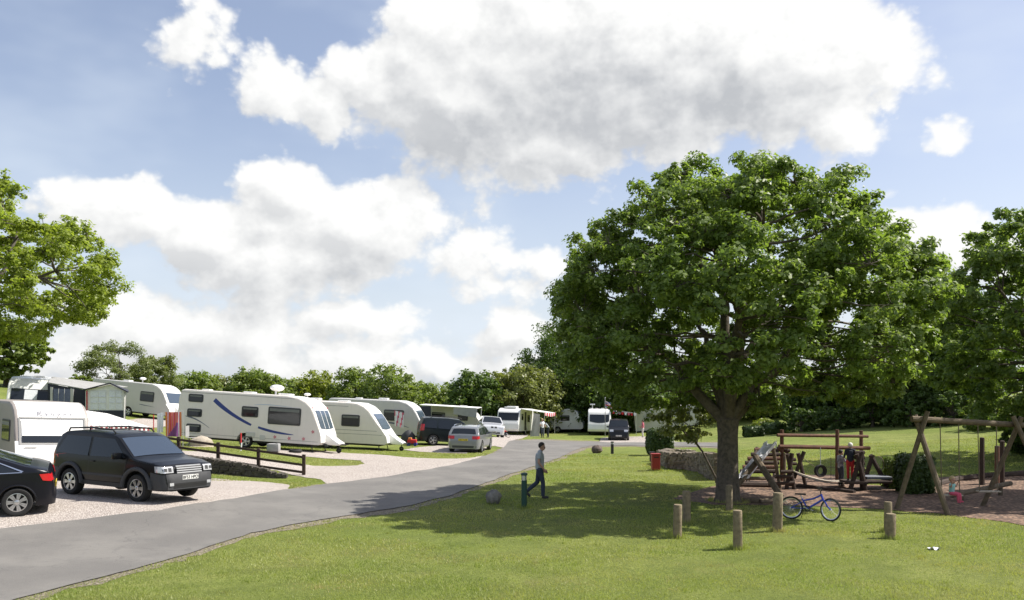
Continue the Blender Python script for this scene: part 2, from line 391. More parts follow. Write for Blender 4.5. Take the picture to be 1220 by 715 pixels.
def axis(pts):
    out = []
    for a, b, d in pts: out += list(np.arange(a, b, d))
    return np.array(out + [pts[-1][1]])
gx = axis([(-900, -120, 60), (-120, -40, 4), (-40, -20, 1), (-20, 30, .35), (30, 50, 1), (50, 120, 5), (120, 900, 60)])
gy = axis([(-300, 0, 20), (0, 8, 2), (8, 12, 1), (12, 31, .4), (31, 32.6, .08), (32.6, 60, .4), (60, 90, 1), (90, 200, 5), (200, 2000, 100)])
GX, GY = np.meshgrid(gx, gy, indexing='ij'); GZ = H(GX, GY)
nx, ny = len(gx), len(gy)
me = bpy.data.meshes.new('ground')
ii, jj = np.meshgrid(np.arange(nx - 1), np.arange(ny - 1), indexing='ij'); k0 = (ii * ny + jj).ravel()
F = np.stack([k0, k0 + ny, k0 + ny + 1, k0 + 1], 1)
def fast_mesh(name, verts, quads, n=4):
    me = bpy.data.meshes.new(name); me.vertices.add(len(verts)); me.vertices.foreach_set('co', np.ascontiguousarray(verts, np.float32).ravel())
    me.loops.add(len(quads) * n); me.loops.foreach_set('vertex_index', np.ascontiguousarray(quads, np.int32).ravel())
    me.polygons.add(len(quads)); me.polygons.foreach_set('loop_start', np.arange(0, len(quads) * n, n, dtype=np.int32))
    me.update(calc_edges=True); return me
me = fast_mesh('ground', np.stack([GX.ravel(), GY.ravel(), GZ.ravel()], 1), F)
me.polygons.foreach_set('use_smooth', [True] * len(me.polygons)); me.materials.append(M_LAWN)
go_ = bpy.data.objects.new('ground', me); COL.objects.link(go_); tag(go_, kind='structure')

def jag(pts, amp, seg, seed):
    """wobble the outline a little, like a worn edge"""
    rnd = random.Random(seed); out = []
    for i in range(len(pts)):
        a, b = Vector(pts[i]), Vector(pts[(i + 1) % len(pts)]); n = max(1, min(60, int((b - a).length / seg)))
        for k in range(n):
            p = a.lerp(b, k / n); out.append((p.x + rnd.uniform(-amp, amp), p.y + rnd.uniform(-amp, amp)))
    return out
def inpoly(x, y, poly):
    c = np.zeros(x.shape, bool); n = len(poly)
    for i in range(n):
        x1, y1 = poly[i]; x2, y2 = poly[(i + 1) % n]
        if y1 == y2: continue
        c ^= ((y1 > y) != (y2 > y)) & (x < (x2 - x1) * (y - y1) / (y2 - y1) + x1)
    return c
def drape(name, pts, off, m, cell=0.5, amp=0.05, seed=1):
    pts = jag(pts, amp, 0.35, seed)
    bm = bmesh.new(); vs = [bm.verts.new((x, y, 0)) for x, y in pts]; bm.faces.new(vs)
    xs = [p[0] for p in pts]; ys = [p[1] for p in pts]
    bmesh.ops.triangulate(bm, faces=bm.faces[:])
    for ax, lo_, hi in ((0, min(xs), max(xs)), (1, min(ys), max(ys))):
        c = math.ceil(lo_ / cell) * cell
        while c < hi:
            no = (1, 0, 0) if ax == 0 else (0, 1, 0); co = (c, 0, 0) if ax == 0 else (0, c, 0)
            bmesh.ops.bisect_plane(bm, geom=bm.verts[:] + bm.edges[:] + bm.faces[:], plane_co=co, plane_no=no); c += cell
    bm.verts.ensure_lookup_table()
    z = H([v.co.x for v in bm.verts], [v.co.y for v in bm.verts])
    for v, zz in zip(bm.verts, z): v.co.z = zz + off
    for f in bm.faces:
        if f.normal.z < 0: f.normal_flip()
        f.smooth = True
    me = bpy.data.meshes.new(name); bm.to_mesh(me); bm.free(); me.materials.append(m)
    o = bpy.data.objects.new(name, me); COL.objects.link(o); tag(o, kind='structure'); return pts
L_ = [(-160,650),(-60,640),(0,631),(60,624),(120,617),(190,609),(250,599),(300,591),(350,583),(390,577),(440,571),(490,563),(530,556),(560,549),(585,541),(600,534),(604,529),(606,526.5),(612,525),(640,524.5),(680,526),(720,527),(770,527.5),(830,528),(866,528.5)]
R_ = [(866,533.5),(800,532),(740,531),(705,531.5),(692,534),(680,539),(660,548),(620,562),(575,577),(540,590),(490,603),(440,611),(370,622),(300,636),(250,652),(160,679),(80,699),(20,715),(-90,752),(-160,790)]
ROAD = [hit(*p) for p in L_ + R_]
GR = [[(-160,652),(-60,642),(0,632.5),(60,625),(120,618.5),(190,610.5),(250,600.5),(300,592.5),(340,585.5),(346,578),(300,573.5),(250,573.5),(200,565),(120,560),(0,560),(-160,570)],
      [(212,537),(300,545),(365,554),(425,555),(440,552),(480,548),(560,546),(587,541.5),(558,551),(530,557.5),(470,568),(430,574),(392,578),(380,571),(330,561),(262,551.5),(212,546)],
      [(330,536),(400,538.5),(480,545),(560,547),(500,557),(440,557),(430,549),(400,547),(350,543),(320,540)],
      [(480,536),(500,533),(540,530),(570,525),(592,521),(600,517.5),(632,517.5),(628,520),(611,525.5),(608,530),(601,534),(588,531.5),(575,538),(555,540.5),(500,538.5)],
      [(712,527.6),(716,522),(735,520.5),(765,520),(800,522),(810,528.3)]]
GR = [[hit(*p) for p in q] for q in GR]
CH = [(800,594),(840,583),(880,571),(930,566),(1000,566),(1012,577),(1062,580),(1090,578),(1120,569),(1220,561),(1330,561),(1330,650),(1220,626),(1170,619),(1120,612),(1060,608),(1000,605),(960,603),(900,602),(850,602)]
CH = [hit(*p) for p in CH]
GR.append([hit(*q) for q in ((95,520),(215,507),(222,499),(170,499),(100,506))])
for i, q in enumerate(GR): drape('gravel', q, 0.010 + 0.003 * i, M_GRAVEL, 0.5, 0.05, i)
drape('verge', [hit(*p) for p in [(x, y - (3.2 if y > 600 else 1.2)) for x, y in L_] + [(x + 6, y + (3.5 if y > 600 else 1.2)) for x, y in R_]], 0.006, M_DIRT, 0.5, 0.13, 77)
drape('road', ROAD, 0.026, M_ROAD, 0.5, 0.03, 9)
drape('woodchips', CH, 0.012, M_CHIPS, 0.5, 0.10, 12)

# mown lawn: short blades near the camera, as one mass
def grass(name, n, y0, y1, h0, seed, w):
    rng = np.random.default_rng(seed)
    y = y0 + (y1 - y0) * rng.random(n) ** 1.3; x = (rng.random(n) * 1.30 - 0.65) * y
    bad = inpoly(x, y, ROAD)
    for q in GR + [CH]: bad |= inpoly(x, y, q)
    pa = np.sin(x * .9 + np.sin(y * 1.3) * 1.7) * np.sin(y * .8 + 1.1 * np.sin(x * .6))
    keep = ~bad & (rng.random(n) > 0.35 * (pa < -.35)); x, y, pa = x[keep], y[keep], pa[keep]; n = len(x)
    z = H(x, y); a = rng.random(n) * 2 * np.pi; h = h0 * (0.5 + rng.random(n)) * (1 + .5 * pa); l = h * (0.2 + .7 * rng.random(n)); b = rng.random(n) * 2 * np.pi
    ww = w * (y / 15)
    v = np.empty((n, 3, 3)); v[:, 0] = np.stack([x - np.cos(a) * ww, y - np.sin(a) * ww, z - .004], 1); v[:, 1] = np.stack([x + np.cos(a) * ww, y + np.sin(a) * ww, z - .004], 1)
    v[:, 2] = np.stack([x + np.cos(b) * l, y + np.sin(b) * l, z + h], 1)
    me = fast_mesh(name, v.reshape(-1, 3), np.arange(n * 3).reshape(-1, 3), 3)
    me.materials.append(leafmat('grass_blade', (.21, .26, .058), (.35, .375, .12), (.39, .375, .16), 0.38))
    o = bpy.data.objects.new(name, me); COL.objects.link(o)
    return tag(o, 'short mown green grass blades covering the lawn', 'grass', kind='stuff')
grass('lawn_grass', 420000, 11.5, 46, 0.028, 3, 0.007)

def tufts(name, label, spots, n, h0, spread, seed):
    """longer unmown grass round the feet of things"""
    rng = np.random.default_rng(seed); X = []; Yy = []
    for (cx, cy, r) in spots:
        a = rng.random(n) * 2 * np.pi; d = r + np.abs(rng.normal(size=n)) * spread; X.append(cx + np.cos(a) * d); Yy.append(cy + np.sin(a) * d)
    x = np.concatenate(X); y = np.concatenate(Yy); z = H(x, y); n = len(x); a = rng.random(n) * 2 * np.pi; b = rng.random(n) * 2 * np.pi; h = h0 * (.4 + rng.random(n)); l = h * .45 * rng.random(n)
    v = np.empty((n, 3, 3)); v[:, 0] = np.stack([x - np.cos(a) * .006, y - np.sin(a) * .006, z - .004], 1); v[:, 1] = np.stack([x + np.cos(a) * .006, y + np.sin(a) * .006, z - .004], 1); v[:, 2] = np.stack([x + np.cos(b) * l, y + np.sin(b) * l, z + h], 1)
    me = fast_mesh(name, v.reshape(-1, 3), np.arange(n * 3).reshape(-1, 3), 3); me.materials.append(MAT['grass_blade'])
    o = bpy.data.objects.new(name, me); COL.objects.link(o); return tag(o, label, 'grass', kind='stuff')
_sp = [hit(*q) + (.10,) for q in ((807,641),(818,623),(879,654),(926,633),(1061,642),(1058,634),(624.5,605),(588,600))] + [hit(867,598) + (.5,), hit(867,598) + (.5,)] + [hit(781,561) + (.2,)]
tufts('grass_tufts', 'longer green grass tufts round the bollards and the trunk', _sp, 260, .11, .07, 8)
_rng = np.random.default_rng(4); _pt = [(float(_rng.uniform(-.5, .6) * yy), float(yy), 0.0) for yy in _rng.uniform(13, 26, 160)]
_pt = [q for q in _pt if not any(inpoly(np.array([q[0]]), np.array([q[1]]), p_)[0] for p_ in [ROAD, CH] + GR)]
tufts('grass_tufts', 'scattered uneven tufts of longer grass across the lawn', _pt, 40, .055, .10, 9)
# ------------------------------------------------------------- trees
M_BARK = mat('bark', (.13, .105, .08), .95, var=.8, scale=9, bump=1.0, var2=(.05, .042, .034), bscale=22)
M_BARK2 = mat('grey_bark', (.13, .115, .095), .95, var=.7, scale=6, bump=.8)
LF = {'oak': leafmat('oak_leaf', (.115, .175, .04), (.235, .295, .09), (.14, .205, .045), .48),
      'ash': leafmat('ash_leaf', (.18, .245, .035), (.31, .36, .07), (.24, .29, .05), .48),
      'dark': leafmat('dark_leaf', (.07, .12, .028), (.13, .185, .045), (.085, .135, .032), .4),
      'mid': leafmat('mid_leaf', (.13, .175, .04), (.21, .255, .065), (.14, .20, .045), .42),
      'pale': leafmat('pale_leaf', (.14, .17, .05), (.22, .24, .075), (.18, .20, .06), .38),
      'grey': leafmat('grey_green_leaf', (.13, .165, .055), (.20, .23, .09), (.16, .19, .07), .4),
      'lime': leafmat('lime_leaf', (.14, .185, .02), (.24, .27, .035), (.19, .22, .03), .42),
      'hedge': leafmat('hedge_leaf', (.035, .065, .014), (.07, .11, .022), (.05, .085, .018), .2)}
def leaves(lobes, n, size, rng, clumps=9, tight=0.28, up=0.5, droop=0.0, fill=0.15):
    """n leaves in clumps over the lobes [(x,y,z,r)]; returns verts, quads"""
    L = np.array(lobes, float); w = L[:, 3] ** 2; w /= w.sum()
    K = len(L) * clumps; li = np.repeat(np.arange(len(L)), clumps)
    d = rng.normal(size=(K, 3)); d /= np.linalg.norm(d, axis=1)[:, None]; d[:, 2] = np.where(d[:, 2] < -.5, d[:, 2] * .4, d[:, 2])
    rr = np.where(rng.random(K) < fill, rng.random(K) * .6, .65 + .4 * rng.random(K))
    C = L[li, :3] + d * (L[li, 3] * rr)[:, None]; cr = L[li, 3] * tight * (0.6 + .8 * rng.random(K))
    ci = rng.choice(K, n, p=np.repeat(w, clumps) / clumps)
    o = rng.normal(size=(n, 3)); o /= np.linalg.norm(o, axis=1)[:, None]; q = rng.random(n) ** .5
    p = C[ci] + o * (cr[ci] * q)[:, None] * np.array([1, 1, .72])
    p[:, 2] -= droop * rng.random(n) * cr[ci]
    nrm = o * .5 + d[ci] * .4 + np.array([0, 0, up]) + rng.normal(size=(n, 3)) * .5; nrm /= np.linalg.norm(nrm, axis=1)[:, None]
    t = np.cross(nrm, rng.normal(size=(n, 3))); t /= np.linalg.norm(t, axis=1)[:, None]; b = np.cross(nrm, t)
    s = size * (0.55 + .9 * rng.random(n))[:, None]
    v = np.empty((n, 4, 3)); v[:, 0] = p - t * s * .6; v[:, 1] = p + b * s * .36 + nrm * s * .12; v[:, 2] = p + t * s * .6; v[:, 3] = p - b * s * .36 + nrm * s * .12
    return v.reshape(-1, 3), np.arange(n * 4).reshape(-1, 4), C
def crown_obj(v, q, m, parent, name='crown'):
    me = fast_mesh(name, v, q); me.materials.append(m); o = bpy.data.objects.new(name, me); COL.objects.link(o); o.parent = parent; return o
def bough(mb, a, b, r0, r1, rnd, sag=0.1, n=6, wob=0.08, sides=7):
    a, b = Vector(a), Vector(b); d = b - a; pts = []; L = d.length
    off = Vector((rnd.uniform(-1, 1), rnd.uniform(-1, 1), rnd.uniform(-.4, .4))) * wob * L
    for i in range(n + 1):
        t = i / n; p = a.lerp(b, t) + off * math.sin(math.pi * t) + Vector((0, 0, sag * L * math.sin(math.pi * t)))
        p += Vector([rnd.uniform(-1, 1) for _ in range(3)]) * wob * .25 * L * (0 < i < n); pts.append(p)
    mb.tube(pts, [r0 + (r1 - r0) * (i / n) ** .8 for i in range(n + 1)], sides); return pts
def make_tree(name, label, loc, prof, trunk, leafk, nleaf, lsize, seed, lobes_n=60, lobe_r=(.8, 1.2), sx=1.0, sy=1.0, bark=None, clumps=9, tight=.28, fork=0.25,
              group=None, cat='tree', fill=.15, inner=.3, lean=(0, 0), extra=None, limbs=1.0, twigs=False, up=.5, ctr=(0, 0)):
    """prof: [(z, radius)] outline of the crown from its bottom to its top, trunk: (radius, height of first fork)"""
    rnd = random.Random(seed); rng = np.random.default_rng(seed)
    root = empty(name, loc); tag(root, label, cat, group)
    zs = [p[0] for p in prof]; rs = [p[1] for p in prof]; lobes = []; tries = 0
    while len(lobes) < lobes_n and tries < 6000:
        tries += 1; z = rnd.uniform(zs[0], zs[-1]); Rz = float(np.interp(z, zs, rs)); lr = rnd.uniform(*lobe_r)
        if rnd.random() > Rz / max(rs): continue
        rr = max(0, Rz - lr * .75) * (1 if rnd.random() > inner else rnd.random() ** .5); a = rnd.uniform(0, 2 * math.pi)
        c = (ctr[0] + rr * math.cos(a) * sx, ctr[1] + rr * math.sin(a) * sy, min(z, zs[-1] - lr * .95))
        if any((c[0]-l[0])**2 + (c[1]-l[1])**2 + (c[2]-l[2])**2 < (.62 * (lr + l[3]) * (1 - tries / 9000)) ** 2 for l in lobes): continue
        lobes.append(c + (lr,))
    if extra: lobes += extra
    v, q, C = leaves(lobes, nleaf, lsize, rng, clumps, tight, up, 0, fill)
    mb = MB(); tr, tz = trunk; top = Vector((lean[0], lean[1], tz))
    tp = [Vector((0, 0, -.15)), Vector((0, 0, .15)), Vector((lean[0] * .3, lean[1] * .3, tz * .4)), Vector((lean[0] * .7, lean[1] * .7, tz * .8)), top]
    mb.tube(tp, [tr * 1.55, tr * 1.18, tr, tr * .95, tr * 1.05], 14)
    # main limbs leave the fork, sub-branches reach each lobe
    nl = max(4, int(7 * limbs)); mains = []
    for i in range(nl):
        a = 2 * math.pi * i / nl + rnd.uniform(-.3, .3); z = zs[0] + (zs[-1] - zs[0]) * rnd.uniform(.35, .72); Rz = float(np.interp(z, zs, rs)) * rnd.uniform(.3, .6)
        e = Vector((ctr[0] + Rz * math.cos(a) * sx, ctr[1] + Rz * math.sin(a) * sy, z))
        pts = bough(mb, top - Vector((0, 0, tr * rnd.uniform(0, .8))), e, tr * rnd.uniform(.42, .62), tr * .16, rnd, .06, 8, .10, 8); mains += pts[2:]
    e = Vector((ctr[0] + lean[0], ctr[1] + lean[1], zs[0] + (zs[-1] - zs[0]) * .8)); mains += bough(mb, top, e, tr * .75, tr * .15, rnd, 0, 8, .06, 9)[1:]
    for l in lobes:
        c = Vector(l[:3]); a = min(mains, key=lambda m: (m - c).length + max(0, m.z - c.z) * .8)
        bough(mb, a, c, tr * .15, tr * .045, rnd, .04, 5, .12, 5)
    if twigs:
        for k in range(len(C)):
            c = Vector(C[k]); l = Vector(lobes[k // clumps][:3]); mb.tube([l, l.lerp(c, .5) + Vector((0, 0, .05)), c], [tr * .045, tr * .03, tr * .015], 4, False)
    mb.build('trunk', bark or M_BARK, root, 60, fix=False)
    crown_obj(v, q, LF[leafk], root)
    return root
# the oak
ox, oy = hit(867, 598)
LOWL = [(-2.4 + .55 * i, -.6 + .3 * (i % 3), 2.55 - .1 * (i % 2) , .45) for i in range(5)]
oak = make_tree('oak_tree', 'large spreading oak tree with broad dense crown beside the playground', (ox, oy, hz(ox, oy)),
    [(3.0, 3.2), (3.7, 4.8), (4.5, 5.5), (5.6, 5.75), (6.8, 5.45), (7.7, 4.8), (8.5, 3.9), (9.2, 2.9), (9.8, 2.2), (10.55, 1.2)],
    (.32, 2.5), 'oak', 235000, .104, 11, lobes_n=205, lobe_r=(.36, 1.08), clumps=12, tight=.36, twigs=True, inner=.34, limbs=1.4, ctr=(.35, 0), fill=.12)
def tree_at(name, label, px, py_base, Y, *a, **k):
    X = (px - 610) / 1000 * Y; return make_tree(name, label, (X, Y, hz(X, Y) - .05), *a, **k)
# ash at the left edge, light and open
tree_at('ash_tree', 'light green open-crowned tree leaning in from the left edge of the site', -55, 0, 44,
    [(4.6, 3.5), (5.8, 6.8), (7.2, 8.2), (8.8, 8.0), (10.3, 6.6), (11.8, 4.6), (13.3, 1.6)], (.42, 4.4), 'ash', 120000, .15, 5,
    lobes_n=170, lobe_r=(.5, 1.15), clumps=11, tight=.46, twigs=True, sx=1.0, limbs=1.4, fill=.25, bark=M_BARK2, inner=.4)
tree_at('round_tree', 'dense round green tree below the branches of the light green tree at the left edge', 8, 0, 72,
    [(1.0, 2.2), (2.5, 3.3), (4, 3.2), (5.2, 2.2), (6.1, .9)], (.25, 1.6), 'mid', 14000, .3, 6, lobes_n=34, lobe_r=(.9, 1.3))
tree_at('thin_tree', 'feathery grey-green tree with thin crown behind the upper caravans', 140, 0, 74,
    [(.4, 2.2), (1.5, 3.2), (3, 3.3), (4.2, 2.4), (5.4, .8)], (.16, .8), 'grey', 22000, .13, 7, lobes_n=44, lobe_r=(.4, .95), clumps=9, tight=.7, twigs=True, bark=M_BARK2)
tree_at('thin_tree', 'leafy grey-green bush tree right of the thin crowned one', 186, 0, 76,
    [(.3, 1.6), (1.5, 2.4), (3, 2.2), (3.9, 1.4), (4.5, .6)], (.14, .6), 'grey', 18000, .15, 8, lobes_n=30, lobe_r=(.5, .9), clumps=8, tight=.6, bark=M_BARK2)
tree_at('bush', 'small dark bush left of the thin crowned tree', 98, 0, 70, [(.2, 1.0), (.9, 1.3), (1.8, .9), (2.3, .4)], (.08, .3), 'mid', 3500, .22, 9, lobes_n=12, lobe_r=(.5, .7), cat='bush')
# dark mass behind the oak on its left, and the wood behind the playing field
def far(px, Y, top, w, kind, seed, label, nleaf=14000, ls=.36, base=.1, name='tree', **k):
    """tree whose top stands at pixel row `top` and whose crown is w pixels wide, at distance Y"""
    X = (px - 610) / 1000 * Y; z0 = hz(X, Y); top -= 7 if Y > 98 else 0; h = CAMH - (top - 467) / 1000 * Y - z0; r = w / 2000 * Y * (1.12 if Y > 85 else 1); ls *= .8; nleaf = int(nleaf * 1.35)
    lr = max(.5, r * .3)
    return make_tree(name, label, (X, Y, z0 - .05), [(h * base, r * .62), (h * .25, r * .92), (h * .5, r), (h * .7, r * .86), (h * .86, r * .6), (h, r * .2)],
                     (max(.12, h * .028), h * .22), kind, nleaf, ls, seed, lobes_n=int(k.pop('ln', 60)), lobe_r=(lr * .75, lr * 1.2), cat='tree', group='trees round the site', **k)
FT = [(716,98,352,150,'dark','tall dark tree just left of and behind the oak',34000,.26),
      (664,97,405,105,'dark','dark tree whose crown pokes out left of the oak at mid height',22000,.3),
      (1085,62,300,150,'oak','broad green tree filling the space behind the right side of the oak',36000,.24),
      (625,92,432,92,'pale','pale olive tree above the far motorhome with pink bunting',14000,.34),
      (588,94,446,62,'lime','small yellow-green tree between the dark round one and the pale olive one',9000,.34),
      (566,90,442,66,'dark','dark round-topped tree above the far silver car',13000,.34),
      (530,104,462,70,'mid','low green tree left of the dark round-topped tree',9000,.38),
      (466,100,440,66,'mid','open green tree with uneven top above the second caravan',9500,.34),
      (498,108,460,60,'mid','low tree just right of the uneven-topped tree',8000,.38),
      (423,104,443,62,'mid','rounded tree above the front window of the blue-striped caravan',9500,.36),
      (372,108,448,66,'lime','yellowish tree above the satellite dome of the blue-striped caravan',9000,.38),
      (335,106,456,56,'mid','low tree above the middle of the blue-striped caravan',8000,.38),
      (302,102,444,66,'mid','bright rounded tree above the left half of the blue-striped caravan',10000,.36),
      (262,106,454,50,'pale','pale tree above the left end of the blue-striped caravan',7000,.38),
      (234,100,450,60,'mid','dark green tree right of the upper white caravan',9000,.36),
      (690,95,470,80,'dark','dark tree low behind the white camper with the flag',12000,.36),
      (752,92,440,110,'dark','dark tree behind the camper with the flag',16000,.36),
      (820,96,430,110,'dark','dark tree behind the white caravan seen left of the oak trunk',16000,.36),
      (925,88,455,110,'mid','green tree behind the oak above the low clipped shrubs',14000,.34),
      (985,74,440,110,'dark','dark tree behind the wooden climbing frame',18000,.3),
      (1062,70,400,130,'dark','dark tree at the edge of the playing field behind the swing',22000,.28),
      (1140,60,325,150,'dark','dark tree left of the big right-hand tree at the field edge',22000,.28)]
for i, (px, Y, top, w, kind, lab, n, ls) in enumerate(FT): far(px, Y, top, w, kind, 40 + i, lab, n, ls, base=.04 if Y > 60 else .12, clumps=9, tight=.55)
# right-hand tree
make_tree('sycamore_tree', 'big dark green tree filling the right edge behind the swing', (23.0, 36, hz(23.0, 36)),
    [(1.6, 3.0), (2.8, 4.5), (4.8, 5.1), (7.0, 4.8), (9.0, 3.7), (10.3, 2.1), (11.2, .8)], (.34, 2.2), 'oak', 90000, .155, 21, lobes_n=85, lobe_r=(.75, 1.15), clumps=10, tight=.36, limbs=1.1)
make_tree('sycamore_tree', 'green tree outside the right edge that shades the wood chips', (20.8, 26.0, hz(20.8, 26.0)),
    [(3.2, 2.6), (4.6, 3.8), (7, 4.3), (9.5, 3.4), (11.6, 1.0)], (.3, 2.8), 'mid', 34000, .2, 22, sy=.6, lobes_n=60, lobe_r=(.8, 1.1))
make_tree('low_branching_shrub', 'grey-green loose shrub hanging beside the oak trunk on its left', (7.35, 30.2, hz(7.35, 30.2)),
    [(1.6, .5), (2.0, 1.15), (2.5, 1.2), (3.0, .6)], (.038, 1.4), 'pale', 3800, .10, 23, lobes_n=16, lobe_r=(.25, .45), clumps=7, tight=.5, cat='shrub', lean=(-.7, 0), ctr=(-1.2, 0), twigs=True)
# clipped block hedge, bush clumps
def hedge(name, label, px0, px1, pt, pb, depth, seed, kind='hedge', n=9000, ls=.09, rough=.06, cat='hedge', group=None, Y=None):
    rng = np.random.default_rng(seed)
    if Y is None: Y = hit((px0 + px1) / 2, pb)[1]
    X = ((px0 + px1) / 2 - 610) / 1000 * Y; w = (px1 - px0) / 1000 * Y; h = (pb - pt) / 1000 * Y; z0 = CAMH - (pb - 467) / 1000 * Y
    z0 = hz(X, Y + depth / 2)
    root = empty(name, (X, Y + depth / 2, z0)); tag(root, label, cat, group)
    u = rng.random((n, 3)) * 2 - 1; mx = np.abs(u).max(1); p = u / np.maximum(mx, .6)[:, None] ** .9
    r8 = (np.abs(p) ** 6).sum(1) ** (1 / 6); p = p / r8[:, None] * (0.86 + .14 * rng.random(n))[:, None]
    bump = 1 + rough * np.sin(p[:, 0] * 4 + seed) * np.cos(p[:, 2] * 3) + rough * rng.normal(size=n) * .5
    p = p * bump[:, None] * np.array([w / 2, depth / 2, h / 2]) + np.array([0, 0, h / 2])
    nrm = u + rng.normal(size=(n, 3)) * .5 + np.array([0, 0, .3]); nrm /= np.linalg.norm(nrm, axis=1)[:, None]
    t = np.cross(nrm, rng.normal(size=(n, 3))); t /= np.linalg.norm(t, axis=1)[:, None]; b = np.cross(nrm, t); s = ls * (.6 + .8 * rng.random(n))[:, None]
    v = np.empty((n, 4, 3)); v[:, 0] = p - t * s; v[:, 1] = p + b * s * .6; v[:, 2] = p + t * s; v[:, 3] = p - b * s * .6
    crown_obj(v.reshape(-1, 3), np.arange(n * 4).reshape(-1, 4), LF[kind], root, 'foliage')
    m = MB(); rnd = random.Random(seed)
    for k in range(6): m.tube([(rnd.uniform(-.1, .1) * w, 0, 0), (rnd.uniform(-.4, .4) * w, rnd.uniform(-.3, .3) * depth, h * .8)], [.03, .01], 5)
    m.build('stem', M_BARK, root); return root
hedge('clipped_hedge', 'dark clipped block-shaped hedge beside the dry stone wall', 773, 804, 511, 543, 1.2, 31, n=12000, ls=.055, rough=.04)
hedge('bush', 'leafy green bush between the swing frame and the A-frame climber', 1080, 1116, 546, 591, 1.0, 32, 'hedge', 11000, .05, .10, 'bush', Y=27.0)
hedge('bush', 'paler low bush just left of the leafy bush behind the swing frame', 1064, 1088, 543, 578, .9, 33, 'mid', 7000, .05, .14, 'bush', Y=28.4)
hedge('bush', 'round dark shrub on the grass right of the oak trunk', 893, 911, 508, 521, 2.2, 34, 'hedge', 5000, .11, .08, 'bush', Y=64)
hedge('bush', 'second round dark shrub right of the oak trunk nearer the climbing frame', 917, 934, 506, 519, 2.2, 35, 'hedge', 5000, .11, .08, 'bush', Y=66)
hedge('bush', 'yellow-green shrub rising between the two round dark shrubs', 905, 925, 500, 515, 1.8, 36, 'lime', 4000, .11, .2, 'bush', Y=70)
hedge('bush', 'low dark clump of leaves on the grass behind the dry stone wall end', 836, 862, 537, 545, .9, 37, 'hedge', 3500, .06, .2, 'bush', Y=40)
for i, (px, Y, top, w, lab) in enumerate([(1040,62,470,60,'shrubby undergrowth at the field edge behind the climbing frame'),(1000,64,478,60,'shrubby undergrowth left along the field edge'),(955,66,484,60,'dark undergrowth right of the round shrubs at the field edge'),
        (1085,58,462,70,'undergrowth behind the left swing frame leg at the field edge'),(1135,56,462,70,'undergrowth at the field edge seen between the swing ropes'),(1185,50,468,70,'pale-tipped undergrowth at the top of the grass slope'),(1222,38,480,60,'dark undergrowth beside the right swing leg')]):
    far(px, Y, top, w, 'dark' if i != 5 else 'mid', 80 + i, lab, 7000, .2, .02, 'undergrowth_bush', ln=22)
# ------------------------------------------------------------- vehicles
M_GLASS = mat('dark_glass', (.014, .018, .023), .05, spec=.5)
M_BLUEGLASS = mat('blue_tinted_glass', (.05, .07, .10), .08, spec=.9)
M_TYRE = mat('tyre_rubber', (.02, .02, .02), .85, var=.4, scale=20)
M_ALLOY = mat('alloy', (.55, .56, .57), .3, .9)
M_CHROME = mat('chrome', (.75, .75, .76), .15, 1.0)
M_PLASTIC = mat('grey_plastic', (.045, .047, .05), .65, var=.3, scale=15)
M_BLACK = mat('black_trim', (.012, .012, .012), .55)
M_RED = mat('red_lens', (.45, .015, .02), .2, spec=.7)
M_LAMP = mat('clear_lens', (.62, .63, .65), .12, .35, spec=.8)
M_PLATEW = mat('white_plate', (.75, .75, .72), .4); M_PLATEY = mat('yellow_plate', (.75, .58, .06), .4)
M_WHITE = mat('white_gelcoat', (.80, .80, .78), .32, var=.25, scale=2.5, var2=(.66, .65, .61), coat=.3)
M_CREAM = mat('cream_gelcoat', (.78, .73, .67), .4, var=.3, scale=2, var2=(.69, .64, .58), coat=.2)
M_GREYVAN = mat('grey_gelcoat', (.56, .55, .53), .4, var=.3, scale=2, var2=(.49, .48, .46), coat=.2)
M_SEAM = mat('seam_grey', (.25, .25, .24), .6)
M_SWOOSH = mat('blue_decal', (.02, .045, .22), .4); M_SWG = mat('grey_decal', (.10, .12, .17), .4); M_SWL = mat('pale_decal', (.42, .50, .62), .4)
I4 = Matrix.Identity(4)
def wheel(parent, x, y, r, w=.2, rim=M_ALLOY, spokes=5, side=1, name='wheel'):
    """side=+1: outer face looks to +y"""
    M = Matrix.Translation((x, y, r)) @ Matrix.Rotation(R(-90 * side), 4, 'X')
    t = MB(); h = w / 2; ri = r * .66
    t.lathe([(ri, -h), (r * .93, -h), (r * .99, -h * .7), (r, 0), (r * .99, h * .7), (r * .93, h), (r * .8, h * 1.05), (ri, h * .9), (ri, -h)], M, 28)
    wo = t.build(name, M_TYRE, parent)
    q = MB(); q.lathe([(ri * 1.0, h * .93), (ri * .93, h * .95), (ri * .9, h * .5)], M, 28)
    for k in range(spokes):
        a = 2 * math.pi * k / spokes
        for da in ((-.13, .13) if spokes > 4 else (0,)):
            c = M @ Matrix.Rotation(a + da, 4, 'Z') @ Matrix.Translation((ri * .52, 0, h * .72)); q.prism([(-ri*.45, -ri*.075), (ri*.45, -ri*.10), (ri*.45, ri*.10), (-ri*.45, ri*.075)], .03, c)
    q.lathe([(ri * .26, h * .5), (ri * .26, h * .85), (ri * .2, h * .92), (0.001, h * .93)], M, 14)
    q.build('rim', rim, wo)
    d = MB(); d.lathe([(ri * .95, h * .3), (0.001, h * .3)], M, 20); d.build('brake_disc', M_BLACK, wo)
    return wo
